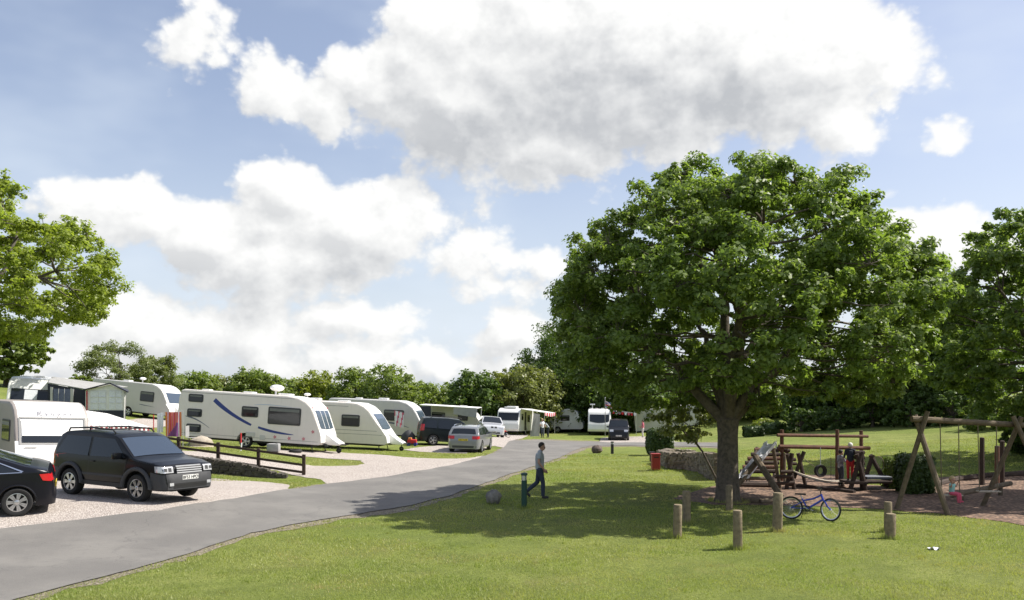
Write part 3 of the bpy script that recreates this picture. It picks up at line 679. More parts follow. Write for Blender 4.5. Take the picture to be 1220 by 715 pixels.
class Body:
    def __init__(s, L, W, top, belt, zb, axles, ra, rw, tumble=.2, rc=.28, crown=.03):
        s.L, s.W, s.zb, s.axles, s.ra, s.rw, s.tumble, s.rc, s.crown = L, W, zb, axles, ra, rw, tumble, rc, crown
        s.tx, s.tz = [p[0] for p in top], [p[1] for p in top]; s.bx, s.bz = [p[0] for p in belt], [p[1] for p in belt]; s.zmax = max(s.tz)
    def zt(s, x): return float(np.interp(x, s.tx, s.tz))
    def zbelt(s, x): return float(np.interp(x, s.bx, s.bz))
    def wp(s, x):
        t = abs(x) / (s.L / 2); w = s.W / 2 * (1 - .05 * t * t); d = s.L / 2 - abs(x)
        if d < s.rc: w -= s.rc * .75 * (1 - math.sqrt(max(0, 1 - ((s.rc - d) / s.rc) ** 2)))
        return w
    def w(s, x, z):
        b = s.zbelt(x); w = s.wp(x)
        if z > b: return w * (1 - s.tumble * (z - b) / max(.3, s.zmax - b))
        t = (z - s.zb) / (b - s.zb + 1e-6); return w * (1 - .05 * max(0, .35 - t) ** 1.2 / .35 - .015 * max(0, t - .75) / .25)
    def zlow(s, x):
        z = s.zb
        for a in s.axles:
            if abs(x - a) < s.ra: z = max(z, s.rw + math.sqrt(s.ra ** 2 - (x - a) ** 2))
        return z
    def build(s, m, parent, name='body', under=M_BLACK):
        xs = set(np.linspace(-s.L/2, s.L/2, 80)) | set(s.tx)
        for a in s.axles: xs |= set(a + s.ra * np.cos(np.linspace(0, math.pi, 15))) | {a - s.ra - .004, a + s.ra + .004}
        for e in (-1, 1): xs |= {e * (s.L/2 - s.rc * (1 - math.cos(t))) for t in np.linspace(0, 1.5, 7)}
        xs = sorted(x for x in xs if -s.L/2 <= x <= s.L/2); mb = MB(); rows = []
        for x in xs:
            zt = s.zt(x); zl = min(s.zlow(x), zt - .08); b = max(min(s.zbelt(x), zt - .035), zl + .01); e = zt - .03; r = []
            for f in (0, .1, .35, .65, .9, 1): z = zl + (b - zl) * f; r.append((s.w(x, z), z))
            for f in (.33, .66, 1): z = b + (e - b) * f; r.append((s.w(x, z), z))
            w0 = s.w(x, e); r += [(w0 * .985, zt - .01), (w0 * .94, zt + .003), (w0 * .6, zt + s.crown * .64), (w0 * .25, zt + s.crown * .94)]
            rows.append([(x, y, z) for y, z in r] + [(x, -y, z) for y, z in reversed(r)])
        n = len(rows[0]); mb.add([p for r in rows for p in r], [])
        for i in range(len(rows) - 1):
            for k in range(n):
                mb.m = 1 if k == n - 1 else 0
                a, b = i * n + k, i * n + (k + 1) % n; mb.f.append((a, b, b + n, a + n)); mb.mi.append(mb.m)
        mb.m = 0; mb.f += [tuple(range(n)), tuple(range((len(rows) - 1) * n, len(rows) * n))[::-1]]; mb.mi += [0, 0]
        for a in s.axles:
            q = MB(); q.box((a, 0, (s.zb + .04 + s.rw + s.ra) / 2), (2 * s.ra - .02, s.W * .66, s.rw + s.ra - s.zb - .06)); q.build('wheel_well', M_BLACK, parent, 0)
        return mb.build(name, [m, under], parent, 38)
    def side(s, name, m, parent, q, sides=(1, -1), off=.006, nu=8, nv=4, thick=0):
        """panel on the flank; q = corners (x,z): bottom-rear, bottom-front, top-front, top-rear"""
        os_ = []
        for sd in sides:
            def f(u, v):
                x = (q[0][0]*(1-u) + q[1][0]*u)*(1-v) + (q[3][0]*(1-u) + q[2][0]*u)*v; z = (q[0][1]*(1-u) + q[1][1]*u)*(1-v) + (q[3][1]*(1-u) + q[2][1]*u)*v
                return (x, sd * (s.w(x, z) + off), z)
            mb = MB(); mb.grid(f, nu, nv); os_.append(mb.build(name, m, parent, 60, fix=False))
        return os_
    def over(s, name, m, parent, x0, x1, f0=.86, f1=.86, off=.008, y0=-1, y1=1, n=12):
        """panel on the upper surface (windscreen, roof, bonnet lines) from x0 to x1"""
        def f(u, v):
            x = x0 + (x1 - x0) * u; t = y0 + (y1 - y0) * v; fr = (f0 + (f1 - f0) * u) * t
            dz = (s.zt(x + .02) - s.zt(x - .02)) / .04; k = 1 / math.sqrt(1 + dz * dz); w0 = s.w(x, s.zt(x) - .03)
            return (x - off * dz * k, fr * w0, s.zt(x) + s.crown * (1 - fr * fr) + off * k)
        mb = MB(); mb.grid(f, 14, n); return mb.build(name, m, parent, 60, fix=False)
    def xend(s, y, z, e):
        x = e * s.L / 2
        while abs(x) > .3 and (s.zt(x) + s.crown * .9 < z or s.w(x, z) < abs(y)): x -= e * .004
        return x
    def end(s, name, m, parent, y0, y1, z0, z1, e=1, off=.01, nu=6, nv=4, sk=0):
        mb = MB(); mb.grid(lambda u, v: (s.xend(y0 + (y1-y0)*u, z0 + (z1-z0)*v, e) + e*off, y0 + (y1-y0)*u + sk*v, z0 + (z1-z0)*v), nu, nv)
        return mb.build(name, m, parent, 60, fix=False)
def plate(b, parent, txt, y, z, e, yellow=False):
    x = b.xend(abs(y) + .2, z, e) + e * .028
    mb = MB(); mb.box((x - e*.008, y, z), (.012, .52, .115)); p = mb.build('number_plate', M_PLATEY if yellow else M_PLATEW, parent, 0)
    M = Matrix.Translation((x + e * .003, y, z - .004)) @ Matrix.Rotation(R(90 * e), 4, 'Z') @ Matrix.Rotation(R(90), 4, 'X')
    text_mesh('plate_lettering', txt, .115, M, M_BLACK, p)
def paint(name, c): return mat(name, c, .3, .3 if c[0] > .1 else 0, coat=1.0 if c[0] > .1 else .15, var=.12, scale=3, spec=.5 if c[0] > .1 else .3)
# ---- black three-door off-roader
def suv():
    t = empty('off_road_car'); tag(t, 'black three-door off-roader with roof rails parked nose to the road on gravel', 'car')
    rw = .36; b = Body(4.4, 1.8, [(-2.2,.55),(-2.19,.75),(-2.14,1.0),(-2.08,1.18),(-1.86,1.62),(-1.7,1.70),(-1.2,1.74),(-.2,1.73),(.25,1.68),(.42,1.62),(1.08,1.14),(1.2,1.10),(1.75,1.04),(2.02,.97),(2.1,.90),(2.14,.74),(2.19,.62),(2.2,.40)],
             [(-2.2,1.02),(1.1,1.06),(2.2,.96)], .33, (-1.33, 1.25), .46, rw, .17)
    m = paint('black_paint', (.003, .0035, .005)); b.build(m, t)
    b.side('rear_side_window', M_GLASS, t, [(-1.95,1.13),(-.62,1.10),(-.62,1.60),(-1.62,1.60)])
    b.side('door_window', M_GLASS, t, [(-.52,1.10),(.82,1.12),(.30,1.58),(-.52,1.60)])
    b.over('windscreen', mat('windscreen_glass', (.035, .05, .075), .04, spec=.9), t, .45, 1.06, .9, .93)
    b.over('rear_window', M_GLASS, t, -2.05, -1.88, .8, .8)
    for q in ([(-.60,.42),(-.575,.42),(-.575,1.6),(-.60,1.6)], [(.70,.45),(.725,.45),(.88,1.1),(.85,1.1)]): b.side('door_gap', M_BLACK, t, q, off=.003, nu=1)
    b.side('sill_cladding', M_PLASTIC, t, [(-.86,.335),(.78,.335),(.78,.45),(-.86,.45)], off=.02)
    b.side('rub_strip', M_PLASTIC, t, [(-.82,.60),(.74,.60),(.74,.66),(-.82,.66)], off=.012)
    for sd in (1, -1):
        for a in b.axles:
            mb = MB(); pts = [(a + .50 * math.cos(k), sd * (b.w(a + .5 * math.cos(k), .7) + .01), max(.36, rw + .50 * math.sin(k))) for k in np.linspace(-.1, math.pi + .1, 16)]
            mb.tube(pts, .055, 8); mb.build('wheel_arch', M_PLASTIC, t)
            wheel(t, a, sd * .78, rw, .23, M_ALLOY, 6, sd)
        b.side('front_bumper_wrap', M_PLASTIC, t, [(1.74,.36),(2.19,.36),(2.15,.74),(1.74,.80)], (sd,), .012)
        b.side('rear_bumper_wrap', M_PLASTIC, t, [(-2.19,.36),(-1.80,.36),(-1.80,.74),(-2.19,.74)], (sd,), .012)
        b.side('headlight_wrap', M_LAMP, t, [(1.90,.80),(2.12,.80),(2.06,.96),(1.86,.96)], (sd,), .012)
        h = b.end('headlight', M_LAMP, t, sd * .50, sd * .84, .79, .95, 1, .012); b.end('reflector', M_PLASTIC, h, sd * .56, sd * .66, .82, .92, 1, .016); b.end('reflector', M_PLASTIC, h, sd * .70, sd * .79, .83, .91, 1, .016); b.end('fog_light', M_LAMP, t, sd * .55, sd * .68, .46, .54, 1, .03)
        mb = MB(); mb.tube([(-1.75, sd*.62, 1.71), (-1.7, sd*.62, 1.79), (-.9, sd*.62, 1.83), (.0, sd*.62, 1.81), (.1, sd*.62, 1.73)], .022, 8); mb.tube([(-.9, sd*.62, 1.74), (-.9, sd*.62, 1.83)], .02, 8); mb.build('roof_rail', M_BLACK, t)
        mb = MB(); mb.box((.62, sd*1.0, 1.16), (.12, .24, .17)); mb.build('door_mirror', m, t, 35, .03)
        mb = MB(); mb.box((-.42, sd*(b.w(-.42,.98)+.02), .97), (.16, .03, .035)); mb.build('door_handle', M_BLACK, t, 35, .008)
        b.end('tail_light', M_RED, t, sd*.70, sd*.86, .80, 1.15, -1, .012)
    b.end('front_bumper', M_PLASTIC, t, -.86, .86, .36, .76, 1, .02, 12); b.end('lower_intake', M_BLACK, t, -.55, .55, .40, .52, 1, .028, 8)
    b.end('rear_bumper', M_PLASTIC, t, -.86, .86, .38, .74, -1, .02, 12)
    g = b.end('grille', M_BLACK, t, -.40, .40, .78, .96, 1, .014)
    for z in (.785, .84, .895, .95): 
        mb = MB(); mb.box((b.xend(.4, z, 1) + .03, 0, z), (.02, .82, .03)); mb.build('grille_bar', mat('silver_trim', (.55, .56, .58), .3, .2), g, 0)
    plate(b, t, 'BF53 HPO', 0, .66, 1)
    for x_ in (-.1, -1.3):
        mb = MB(); mb.box((x_, 0, 1.82), (.05, 1.26, .03)); mb.build('roof_bar', M_BLACK, t, 35, .008)
    mb = MB(); mb.tube([(-2.22,0,.98),(-2.36,0,.98)], [.34,.34], 24); mb.build('spare_wheel', M_TYRE, t)
    return seat(t, -10.42, 22.95, R(-26))
suv()
def saloon():
    t = empty('parked_car'); tag(t, 'black hatchback cut off by the left edge, only its back half in view', 'car')
    rw = .33; b = Body(4.75, 1.86, [(-2.37,.45),(-2.36,.62),(-2.30,.90),(-2.22,1.03),(-2.0,1.10),(-1.75,1.16),(-1.1,1.38),(-.5,1.47),(.1,1.48),(.6,1.40),(1.35,1.0),(1.9,.88),(2.25,.72),(2.36,.5),(2.37,.4)],
             [(-2.37,.98),(-1.6,1.0),(1.4,.93),(2.37,.8)], .22, (-1.60, 1.25), .39, rw, .24, .45)
    m = paint('midnight_paint', (.004, .0045, .008)); b.build(m, t)
    b.side('rear_side_window', M_GLASS, t, [(-1.62,1.04),(-.35,1.0),(-.35,1.38),(-1.05,1.30)]); b.side('front_side_window', M_GLASS, t, [(-.27,1.0),(1.0,.98),(.45,1.36),(-.27,1.39)])
    b.side('window_trim', M_CHROME, t, [(-1.70,1.02),(1.05,.96),(1.05,.975),(-1.70,1.035)], off=.01); b.side('window_trim', M_CHROME, t, [(-1.68,1.04),(-1.06,1.32),(-1.06,1.335),(-1.73,1.05)], off=.01)
    b.side('door_gap', M_BLACK, t, [(-.98,.5),(-.965,.5),(-.88,1.0),(-.90,1.0)], off=.003, nu=1); b.side('door_gap', M_BLACK, t, [(-.31,.3),(-.295,.3),(-.295,1.0),(-.31,1.0)], off=.003, nu=1)
    b.over('rear_window', M_GLASS, t, -1.85, -1.0, .82, .8); b.over('windscreen', M_GLASS, t, .62, 1.3, .86, .9)
    for sd in (1, -1):
        for a in b.axles: wheel(t, a, sd*.82, rw, .22, M_ALLOY, 7, sd)
        b.side('tail_light_wrap', M_RED, t, [(-2.31,.78),(-2.12,.82),(-2.05,.97),(-2.25,.97)], (sd,), .008); b.end('tail_light', M_RED, t, sd*.48, sd*.80, .80, .96, -1, .01)
        mb = MB(); mb.box((-1.05, sd*(b.w(-1.05,.86)+.02), .84), (.20,.03,.035)); mb.build('door_handle', m, t, 35, .008)
        mb = MB(); mb.tube([(-1.60+.40*math.cos(k), sd*(b.w(-1.60+.4*math.cos(k),.6)+.0), rw+.40*math.sin(k)) for k in np.linspace(0, math.pi, 14)], .022, 6); mb.build('wheel_arch', m, t)
    plate(b, t, 'YK08 VNE', 0, .62, -1, True)
    return seat(t, -13.38, 19.65, R(207))
saloon()
def small_car(label, cat, L, W, top, belt, axles, rw, col, px, Y, yaw, side_w, scr, rearw, txt, lampz, grille=False, tumble=.22, group=None, rails=False, X=None):
    t = empty('parked_car'); tag(t, label, cat, group)
    b = Body(L, W, top, belt, .25, axles, rw + .06, rw, tumble); m = paint('paint_%d' % int(abs(Y) * 10), col); b.build(m, t)
    for q in side_w: b.side('side_window', M_GLASS, t, q)
    b.over('windscreen', M_GLASS, t, *scr); b.over('rear_window', M_GLASS, t, *rearw)
    for sd in (1, -1):
        for a in axles: wheel(t, a, sd*(W/2-.11), rw, .21, M_ALLOY, 5, sd)
        b.end('tail_light', M_RED, t, sd*W*.27, sd*W*.45, lampz[0], lampz[1], -1, .012); b.side('tail_light_wrap', M_RED, t, [(-L/2+.03,lampz[0]),(-L/2+.24,lampz[0]+.03),(-L/2+.26,lampz[1]),(-L/2+.08,lampz[1])], (sd,), .008)
        b.end('headlight', M_LAMP, t, sd*W*.25, sd*W*.43, lampz[2], lampz[3], 1, .012)
        mb = MB(); mb.box((scr[1]-.25, sd*(W/2+.06), b.zbelt(scr[1])+.08), (.12,.2,.13)); mb.build('door_mirror', m, t, 35, .03)
        if rails: 
            mb = MB(); mb.tube([(-L*.36, sd*W*.36, b.zmax-.03), (-L*.33, sd*W*.36, b.zmax+.05), (.3, sd*W*.36, b.zmax+.06), (.4, sd*W*.36, b.zmax)], .018, 6); mb.build('roof_rail', M_CHROME if rails == 2 else M_BLACK, t)
    b.end('front_bumper_intake', M_BLACK, t, -.5, .5, .32, .45, 1, .012)
    b.end('rear_bumper_strip', M_PLASTIC, t, -W*.4, W*.4, .30, .42, -1, .012)
    if grille:
        for sd in (-1, 1): b.end('grille', M_BLACK, t, sd*.04, sd*.24, lampz[2]+.0, lampz[3]+.0, 1, .014)
    else: b.end('grille', M_BLACK, t, -.34, .34, lampz[2]+.02, lampz[3]-.02, 1, .014)
    plate(b, t, txt[0], 0, lampz[0]-.08 if not txt[2] else txt[2], -1, True); plate(b, t, txt[1], 0, .48, 1)
    return seat(t, (px - 610) / 1000 * Y if X is None else X, Y, R(yaw))
small_car('grey estate car seen from behind with yellow plate at the end of the gravel', 'car', 4.7, 1.83,
    [(-2.35,.5),(-2.34,.7),(-2.26,.98),(-1.98,1.36),(-1.8,1.43),(-.6,1.47),(.1,1.45),(.45,1.38),(1.15,1.0),(1.9,.88),(2.25,.7),(2.34,.5),(2.35,.4)],
    [(-2.35,.97),(1.2,.95),(2.35,.8)], (-1.38,1.42), .33, (.23,.24,.25), 0, 47.9, 82,
    [[(-1.95,1.02),(-1.15,1.0),(-1.15,1.36),(-1.75,1.34)],[(-1.08,1.0),(-.1,.99),(-.1,1.39),(-1.08,1.37)],[(-.03,.99),(1.0,.98),(.45,1.34),(-.03,1.39)]], (.47,1.12,.86,.9), (-2.22,-2.02,.82,.78),
    ('LB57 KOE','LB57 KOE',.74), (.78,.95,.62,.76), rails=2, X=-2.35)
small_car('dark people carrier with red rear lamps half hidden behind the grey estate', 'car', 4.2, 1.75,
    [(-2.1,.45),(-2.09,.7),(-2.04,1.1),(-1.88,1.58),(-1.7,1.63),(-.4,1.66),(.3,1.60),(1.2,1.05),(1.8,.92),(2.05,.7),(2.09,.5),(2.1,.4)],
    [(-2.1,1.0),(1.2,1.0),(2.1,.85)], (-1.28,1.3), .32, (.012,.018,.02), 0, 51.3, 14,
    [[(-1.9,1.06),(-1.1,1.04),(-1.1,1.52),(-1.72,1.5)],[(-1.03,1.04),(-.05,1.02),(-.05,1.56),(-1.03,1.54)],[(.02,1.02),(1.05,1.02),(.35,1.52),(.02,1.56)]], (.33,1.15,.88,.9), (-2.03,-1.89,.8,.78),
    ('KE04 XRL','KE04 XRL',.62), (.85,1.25,.66,.82), rails=1, X=-3.7)
small_car('silver off-roader facing the camera between the grey estate and the motorhome', 'car', 4.6, 1.87,
    [(-2.3,.5),(-2.28,.8),(-2.2,1.1),(-1.9,1.6),(-1.7,1.66),(-.4,1.71),(.2,1.66),(.9,1.16),(1.2,1.1),(1.95,.98),(2.2,.85),(2.28,.6),(2.3,.4)],
    [(-2.3,1.06),(1.1,1.06),(2.3,.9)], (-1.38,1.42), .37, (.60,.61,.62), 584, 70.2, -82,
    [[(-1.95,1.12),(-1.1,1.1),(-1.1,1.55),(-1.7,1.53)],[(-1.03,1.1),(-.1,1.09),(-.1,1.6),(-1.03,1.57)],[(-.03,1.09),(.8,1.1),(.3,1.55),(-.03,1.6)]], (.24,.88,.86,.9), (-2.18,-1.95,.8,.78),
    ('S4 BDR','S4 BDR',.66), (.85,1.05,.76,.90), grille=True)
small_car('black off-roader facing the camera beside the white camper with the flag', 'car', 4.5, 1.84,
    [(-2.25,.5),(-2.24,.8),(-2.2,1.2),(-2.05,1.74),(-1.9,1.78),(-.4,1.80),(.35,1.74),(.9,1.20),(1.1,1.14),(1.95,1.05),(2.15,.95),(2.22,.6),(2.25,.4)],
    [(-2.25,1.08),(1.1,1.10),(2.25,.98)], (-1.33,1.33), .37, (.010,.011,.014), 737, 75.5, -97,
    [[(-2.0,1.16),(-1.1,1.14),(-1.1,1.66),(-1.9,1.66)],[(-1.03,1.14),(-.1,1.13),(-.1,1.68),(-1.03,1.66)],[(-.03,1.13),(.8,1.14),(.4,1.62),(-.03,1.68)]], (.38,.88,.88,.9), (-2.19,-2.07,.8,.8),
    ('WA06 TJX','WA06 TJX',.66), (.85,1.2,.82,1.0), tumble=.15)
# ---- caravans
M_BLIND = mat('inner_blind', (.16, .17, .16), .5, var=.4, scale=6)
class Van:
    def __init__(s, label, L, hgt, front, mside, mfront, px, Y, yaw, W=2.24, floor=.38, rear=.12, name='caravan', cat='caravan', group='caravans and motorhomes on the pitches', X=None, nose=True, wheels=True):
        s.t = empty(name); tag(s.t, label, cat, group); s.L, s.W, s.h, s.f = L, W, hgt, floor
        s.fx, s.fz = [p[0] for p in front], [p[1] for p in front]      # front outline: (x back from the nose, z), bottom to top
        prof = [(-p[0], p[1]) for p in front] + [(-L + .25, hgt), (-L + .08, hgt - .06), (-L + rear * .2, hgt - .3), (-L, floor + .5), (-L + .03, floor)]
        xw = -L * .52; ra = .40                                         # wheel opening
        if wheels: prof += [(xw + ra * math.cos(a), floor + max(0, ra * math.sin(a)) * .85) for a in np.linspace(math.pi, 0, 11)]
        mb = MB(); mb.prism(prof, W, Matrix(((1,0,0,0),(0,0,-1,0),(0,1,0,0),(0,0,0,1))))
        nf = len(front)
        mb.mi = [0] * len(mb.mi)
        for i in range(nf - 1): mb.mi[2 + i] = 1
        s.body = mb.build('body', [mside, mfront], s.t, 30, bevel=.11, bz=floor + .55)
        s.mfront = mfront
        m = MB(); m.box((-L * .5, 0, floor - .06), (L * .86, 1.7, .10)); m.build('chassis', M_BLACK, s.t, 0)
        if wheels:
            for sd in (1, -1): wheel(s.t, xw, sd * (W/2 - .16), .32, .18, M_LAMP, 5, sd)
            m = MB(); m.box((xw, 0, floor + .12), (ra * 1.85, W * .62, .3)); m.build('wheel_box', M_BLACK, s.t, 0)
        if nose:
            m = MB(); m.tube([(-.1, .5, floor), (.85, .0, .42)], .04, 6); m.tube([(-.1, -.5, floor), (.85, 0, .42)], .04, 6); m.tube([(.8, 0, .43), (1.0, 0, .46)], .035, 6); m.build('tow_hitch', M_BLACK, s.t)
            m = MB(); m.prism([(-.15, floor), (.62, floor), (.68, floor + .10), (.45, floor + .22), (.18, floor + .40), (-.1, floor + .6), (-.2, floor + .6)], .9, Matrix(((1,0,0,0),(0,0,-1,0),(0,1,0,0),(0,0,0,1)))); m.build('hitch_fairing', mfront, s.t, 30, .05)
            m = MB(); m.tube([(.52, 0, .14), (.52, 0, .6)], .025, 8); m.build('jockey_post', M_PLASTIC, s.t)
            m = MB(); m.lathe([(.02, -.04), (.12, -.04), (.13, 0), (.12, .04), (.02, .04)], Matrix.Translation((.52, 0, .13)) @ Matrix.Rotation(R(90), 4, 'X'), 16); m.build('jockey_wheel', M_TYRE, s.t)
        for x in (-.55, -L + .5):
            for sd in (1, -1):
                m = MB(); m.tube([(x, sd * .85, floor), (x + .1, sd * .9, .02)], .025, 6); m.box((x + .1, sd * .9, .015), (.14, .12, .03)); m.build('corner_steady', M_PLASTIC, s.t)
        s.place = lambda: seat(s.t, (px - 610) / 1000 * Y if X is None else X, Y, R(yaw), 3, 2)
        s.place()
    def xf(s, z): return -float(np.interp(z, s.fz, s.fx))
    def sidepanel(s, name, m, x, z, w, h, r=.06, sd=-1, off=.012, parent=None, depth=.03):
        M = frame_at((-x, sd * (s.W/2 + off), z), (1, 0, 0) if sd < 0 else (-1, 0, 0), (0, 0, 1))
        mb = MB(); mb.prism(rrect(w, h, min(r, w/2.1, h/2.1)), depth, M); return mb.build(name, m, parent or s.t, 30)
    def window(s, x, z, w, h, sd=-1, curtain=False, r=.08):
        fr = s.sidepanel('window', M_PLASTIC, x, z, w, h, r, sd, .006)
        p = s.sidepanel('pane', M_GLASS, x, z, w - .11, h - .11, r * .7, sd, .014, fr)
        s.sidepanel('blind', M_BLIND, x, z + h * .5 - .055 - h * .10, w - .15, h * .17, .02, sd, .018, fr)
        if curtain: s.sidepanel('blind', M_LACE, x, z + h * .12, w - .14, h * .5, .03, sd, .016, fr)
        return fr
    def front(s, name, m, y0, y1, z0, z1, off=.02, parent=None, nv=8, curve=0):
        def f(u, v):
            y = y0 + (y1 - y0) * u; z = z0 + (z1 - z0) * v - curve * (1 - v) * (-(2*u-1)**2 + 1) ; zz = min(max(z, s.fz[0]), s.fz[-1])
            return (s.xf(zz) + off, y, z + off * .3)
        mb = MB(); mb.grid(f, 10, nv); return mb.build(name, m, parent or s.t, 60, fix=False)
    def stripe(s, name, m, pts, wd, sd=-1, off=.006):
        """curved tapering decal on the flank through pts [(x back, z)]"""
        n = len(pts); vs = []
        for i, (x, z) in enumerate(pts):
            a, b = pts[max(0, i-1)], pts[min(n-1, i+1)]; d = Vector((b[0]-a[0], b[1]-a[1])).normalized(); k = wd[i] / 2
            for q in (1, -1): vs.append((-(x - d.y * k * q), sd * (s.W/2 + off), z + d.x * k * q))
        mb = MB(); mb.add(vs, [(2*i, 2*i+1, 2*i+3, 2*i+2) for i in range(n - 1)]); return mb.build(name, m, s.t, 60, fix=False)
    def roofbox(s, x, y, w, d, h, name='roof_vent', m=None):
        mb = MB(); mb.box((-x, y, s.h + h/2), (w, d, h)); return mb.build(name, m or M_WHITE, s.t, 35, .04)
M_LACE = mat('net_curtain', (.78, .80, .84), .8, var=.5, scale=14, var2=(.55, .57, .62))
FR = [(.10,.38),(.0,.62),(.04,.92),(.42,1.20+.0),(.62,1.75),(.80,2.10),(1.05,2.34),(1.45,2.52),(1.9,2.60)]
FR = [(.12,.38),(.0,.50),(.03,.80),(.12,1.10),(.42,1.85),(.58,2.12),(.85,2.36),(1.25,2.53),(1.8,2.60)]
DOME = mat('white_dome', (.8, .8, .8), .35)
def sticker(v, x, z, m, r=.10):
    mb = MB(); rr = random.Random(int(x * 100))
    pts = [(r * (1 if k % 2 else .55) * math.cos(k * math.pi / 5), r * (1 if k % 2 else .55) * math.sin(k * math.pi / 5)) for k in range(10)]
    mb.prism(pts, .004, frame_at((-x, -(v.W/2 + .004), z), (1, 0, 0), (0, 0, 1))); mb.build('flower_sticker', m, v.t, 0)
# caravan 1: blue swooshes
v = Van('big white caravan with blue swoosh stripes and three stacked windows behind the wooden fence', 7.15, 2.60, FR, M_CREAM, M_WHITE, 391, 40.2, -7)
v.window(1.85, 1.62, 1.60, .82); v.window(3.55, 1.72, .82, .50)
for z, dx_ in ((2.22, .02), (1.52, 0), (.80, 0)): v.window(6.3 - dx_, z - .02, .74, .38)
def cur(p0, p1, p2, n=12): return [((1-t)**2*p0[0] + 2*t*(1-t)*p1[0] + t*t*p2[0], (1-t)**2*p0[1] + 2*t*(1-t)*p1[1] + t*t*p2[1]) for t in np.linspace(0, 1, n)]
v.stripe('blue_swoosh', M_SWOOSH, cur((5.35,2.18),(4.6,1.55),(3.45,1.10)), [.20]*3 + [.19,.18,.17,.16,.15,.14,.13,.12,.10])
v.stripe('blue_swoosh', M_SWOOSH, cur((3.10,1.02),(2.3,.80),(1.35,.78)), [.10,.11,.12,.12,.12,.11,.11,.10,.09,.07,.05,.02])
v.stripe('grey_swoosh', M_SWG, cur((6.75,1.32),(6.2,1.28),(5.5,.82)), [.02,.05,.07,.07,.06,.06,.05,.04,.03,.02,.02,.01])
v.stripe('pale_swoosh', M_SWL, cur((3.4,2.05),(2.7,2.16),(1.5,2.05)), [.01,.02,.03,.03,.03,.03,.03,.02,.02,.02,.01,.01])
v.stripe('trim_rail', M_SEAM, [(7.2, 2.46), (1.4, 2.46)], [.02, .02]); v.stripe('lower_seam', M_SEAM, [(7.25, .52), (.15, .52)], [.015, .015])
v.sidepanel('service_hatch', M_GREYVAN, 3.45, .66, .45, .20, .03); v.sidepanel('service_hatch', M_GREYVAN, 2.85, .55, .26, .22, .03)
fw = v.front('front_window', M_BLUEGLASS, -.86, .86, 1.16, 1.98, .022, curve=.05)
for y in (-.29, .29): v.front('window_divider', M_WHITE, y - .025, y + .025, 1.14, 1.98, .03, fw)
v.front('locker_seam', M_SEAM, -.9, .9, 1.02, 1.04, .012)
for y, z in ((-.6,.93),(-.3,.8),(.1,.9),(.35,.78),(.65,.92),(-.1,.68)): v.front('small_sticker', mat('pale_sticker', (.55,.42,.45), .5), y-.04, y+.04, z-.05, z+.04, .014)
for x, z in ((.85,.62),(1.55,.60),(2.25,.62),(.42,.98)): sticker(v, x, z, mat('pink_sticker', (.55,.22,.24), .5))
for y in (-1.0, 1.0): v.front('marker_lamp', M_RED, y - .04, y + .04, 2.06, 2.14, .02)
v.roofbox(4.2, .2, .5, .5, .07); v.roofbox(2.2, -.2, .6, .6, .09); v.roofbox(6.3, 0, .4, .4, .06)
mb = MB(); mb.tube([(-2.9, .2, 2.6), (-2.9, .2, 2.86)], .05, 8); mb.ball((-2.85, .2, 2.93), .34, 16, (1, 1, .48)); mb.build('satellite_dome', DOME, v.t)
# caravan 2
v = Van('cream caravan with two side windows standing behind the blue-striped one', 6.4, 2.52, [(.12,.36),(.0,.45),(.05,.75),(.35,1.15),(.75,1.75),(1.05,2.1),(1.35,2.34),(1.75,2.5),(2.2,2.52)], M_CREAM, M_WHITE, 467, 45.6, -6, floor=.36)
v.window(2.05, 1.55, 1.0, .62); v.window(4.0, 1.72, .58, .66); v.window(5.6, 1.55, .7, .5)
v.front('front_window', M_BLUEGLASS, -.88, .88, 1.18, 1.95, .022, curve=.05); v.stripe('trim_rail', M_SEAM, [(6.2, 2.3), (2.2, 2.3)], [.02, .02])
v.stripe('mid_moulding', M_SEAM, [(6.3, 1.05), (.6, 1.05)], [.02, .02]); v.stripe('lower_moulding', M_SEAM, [(6.3, .85), (.3, .85)], [.02, .02])
v.roofbox(4.4, .1, .5, .5, .14); v.roofbox(2.7, -.3, .6, .5, .08); mb = MB(); mb.tube([(-5,.3,2.5),(-5,.3,2.8)], .02, 6); mb.ball((-5,.3,2.82), .2, 10, (1,1,.4)); mb.build('aerial', DOME, v.t)
# caravan 3
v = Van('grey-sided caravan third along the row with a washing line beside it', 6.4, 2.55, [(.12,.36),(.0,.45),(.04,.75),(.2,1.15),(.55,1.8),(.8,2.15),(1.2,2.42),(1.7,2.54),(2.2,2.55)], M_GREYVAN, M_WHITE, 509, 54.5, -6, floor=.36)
v.window(2.0, 1.6, 1.3, .7); v.window(4.2, 1.6, .8, .6); v.front('front_window', M_BLUEGLASS, -.88, .88, 1.25, 1.95, .022, curve=.05)
v.stripe('grey_swoosh', M_SWG, cur((3.2,1.1),(2.2,1.25),(1.0,.85)), [.02,.04,.06,.08,.09,.10,.10,.09,.08,.06,.04,.02]); v.roofbox(3.0, .1, .6, .5, .12); v.roofbox(4.6, -.1, .4, .4, .08)
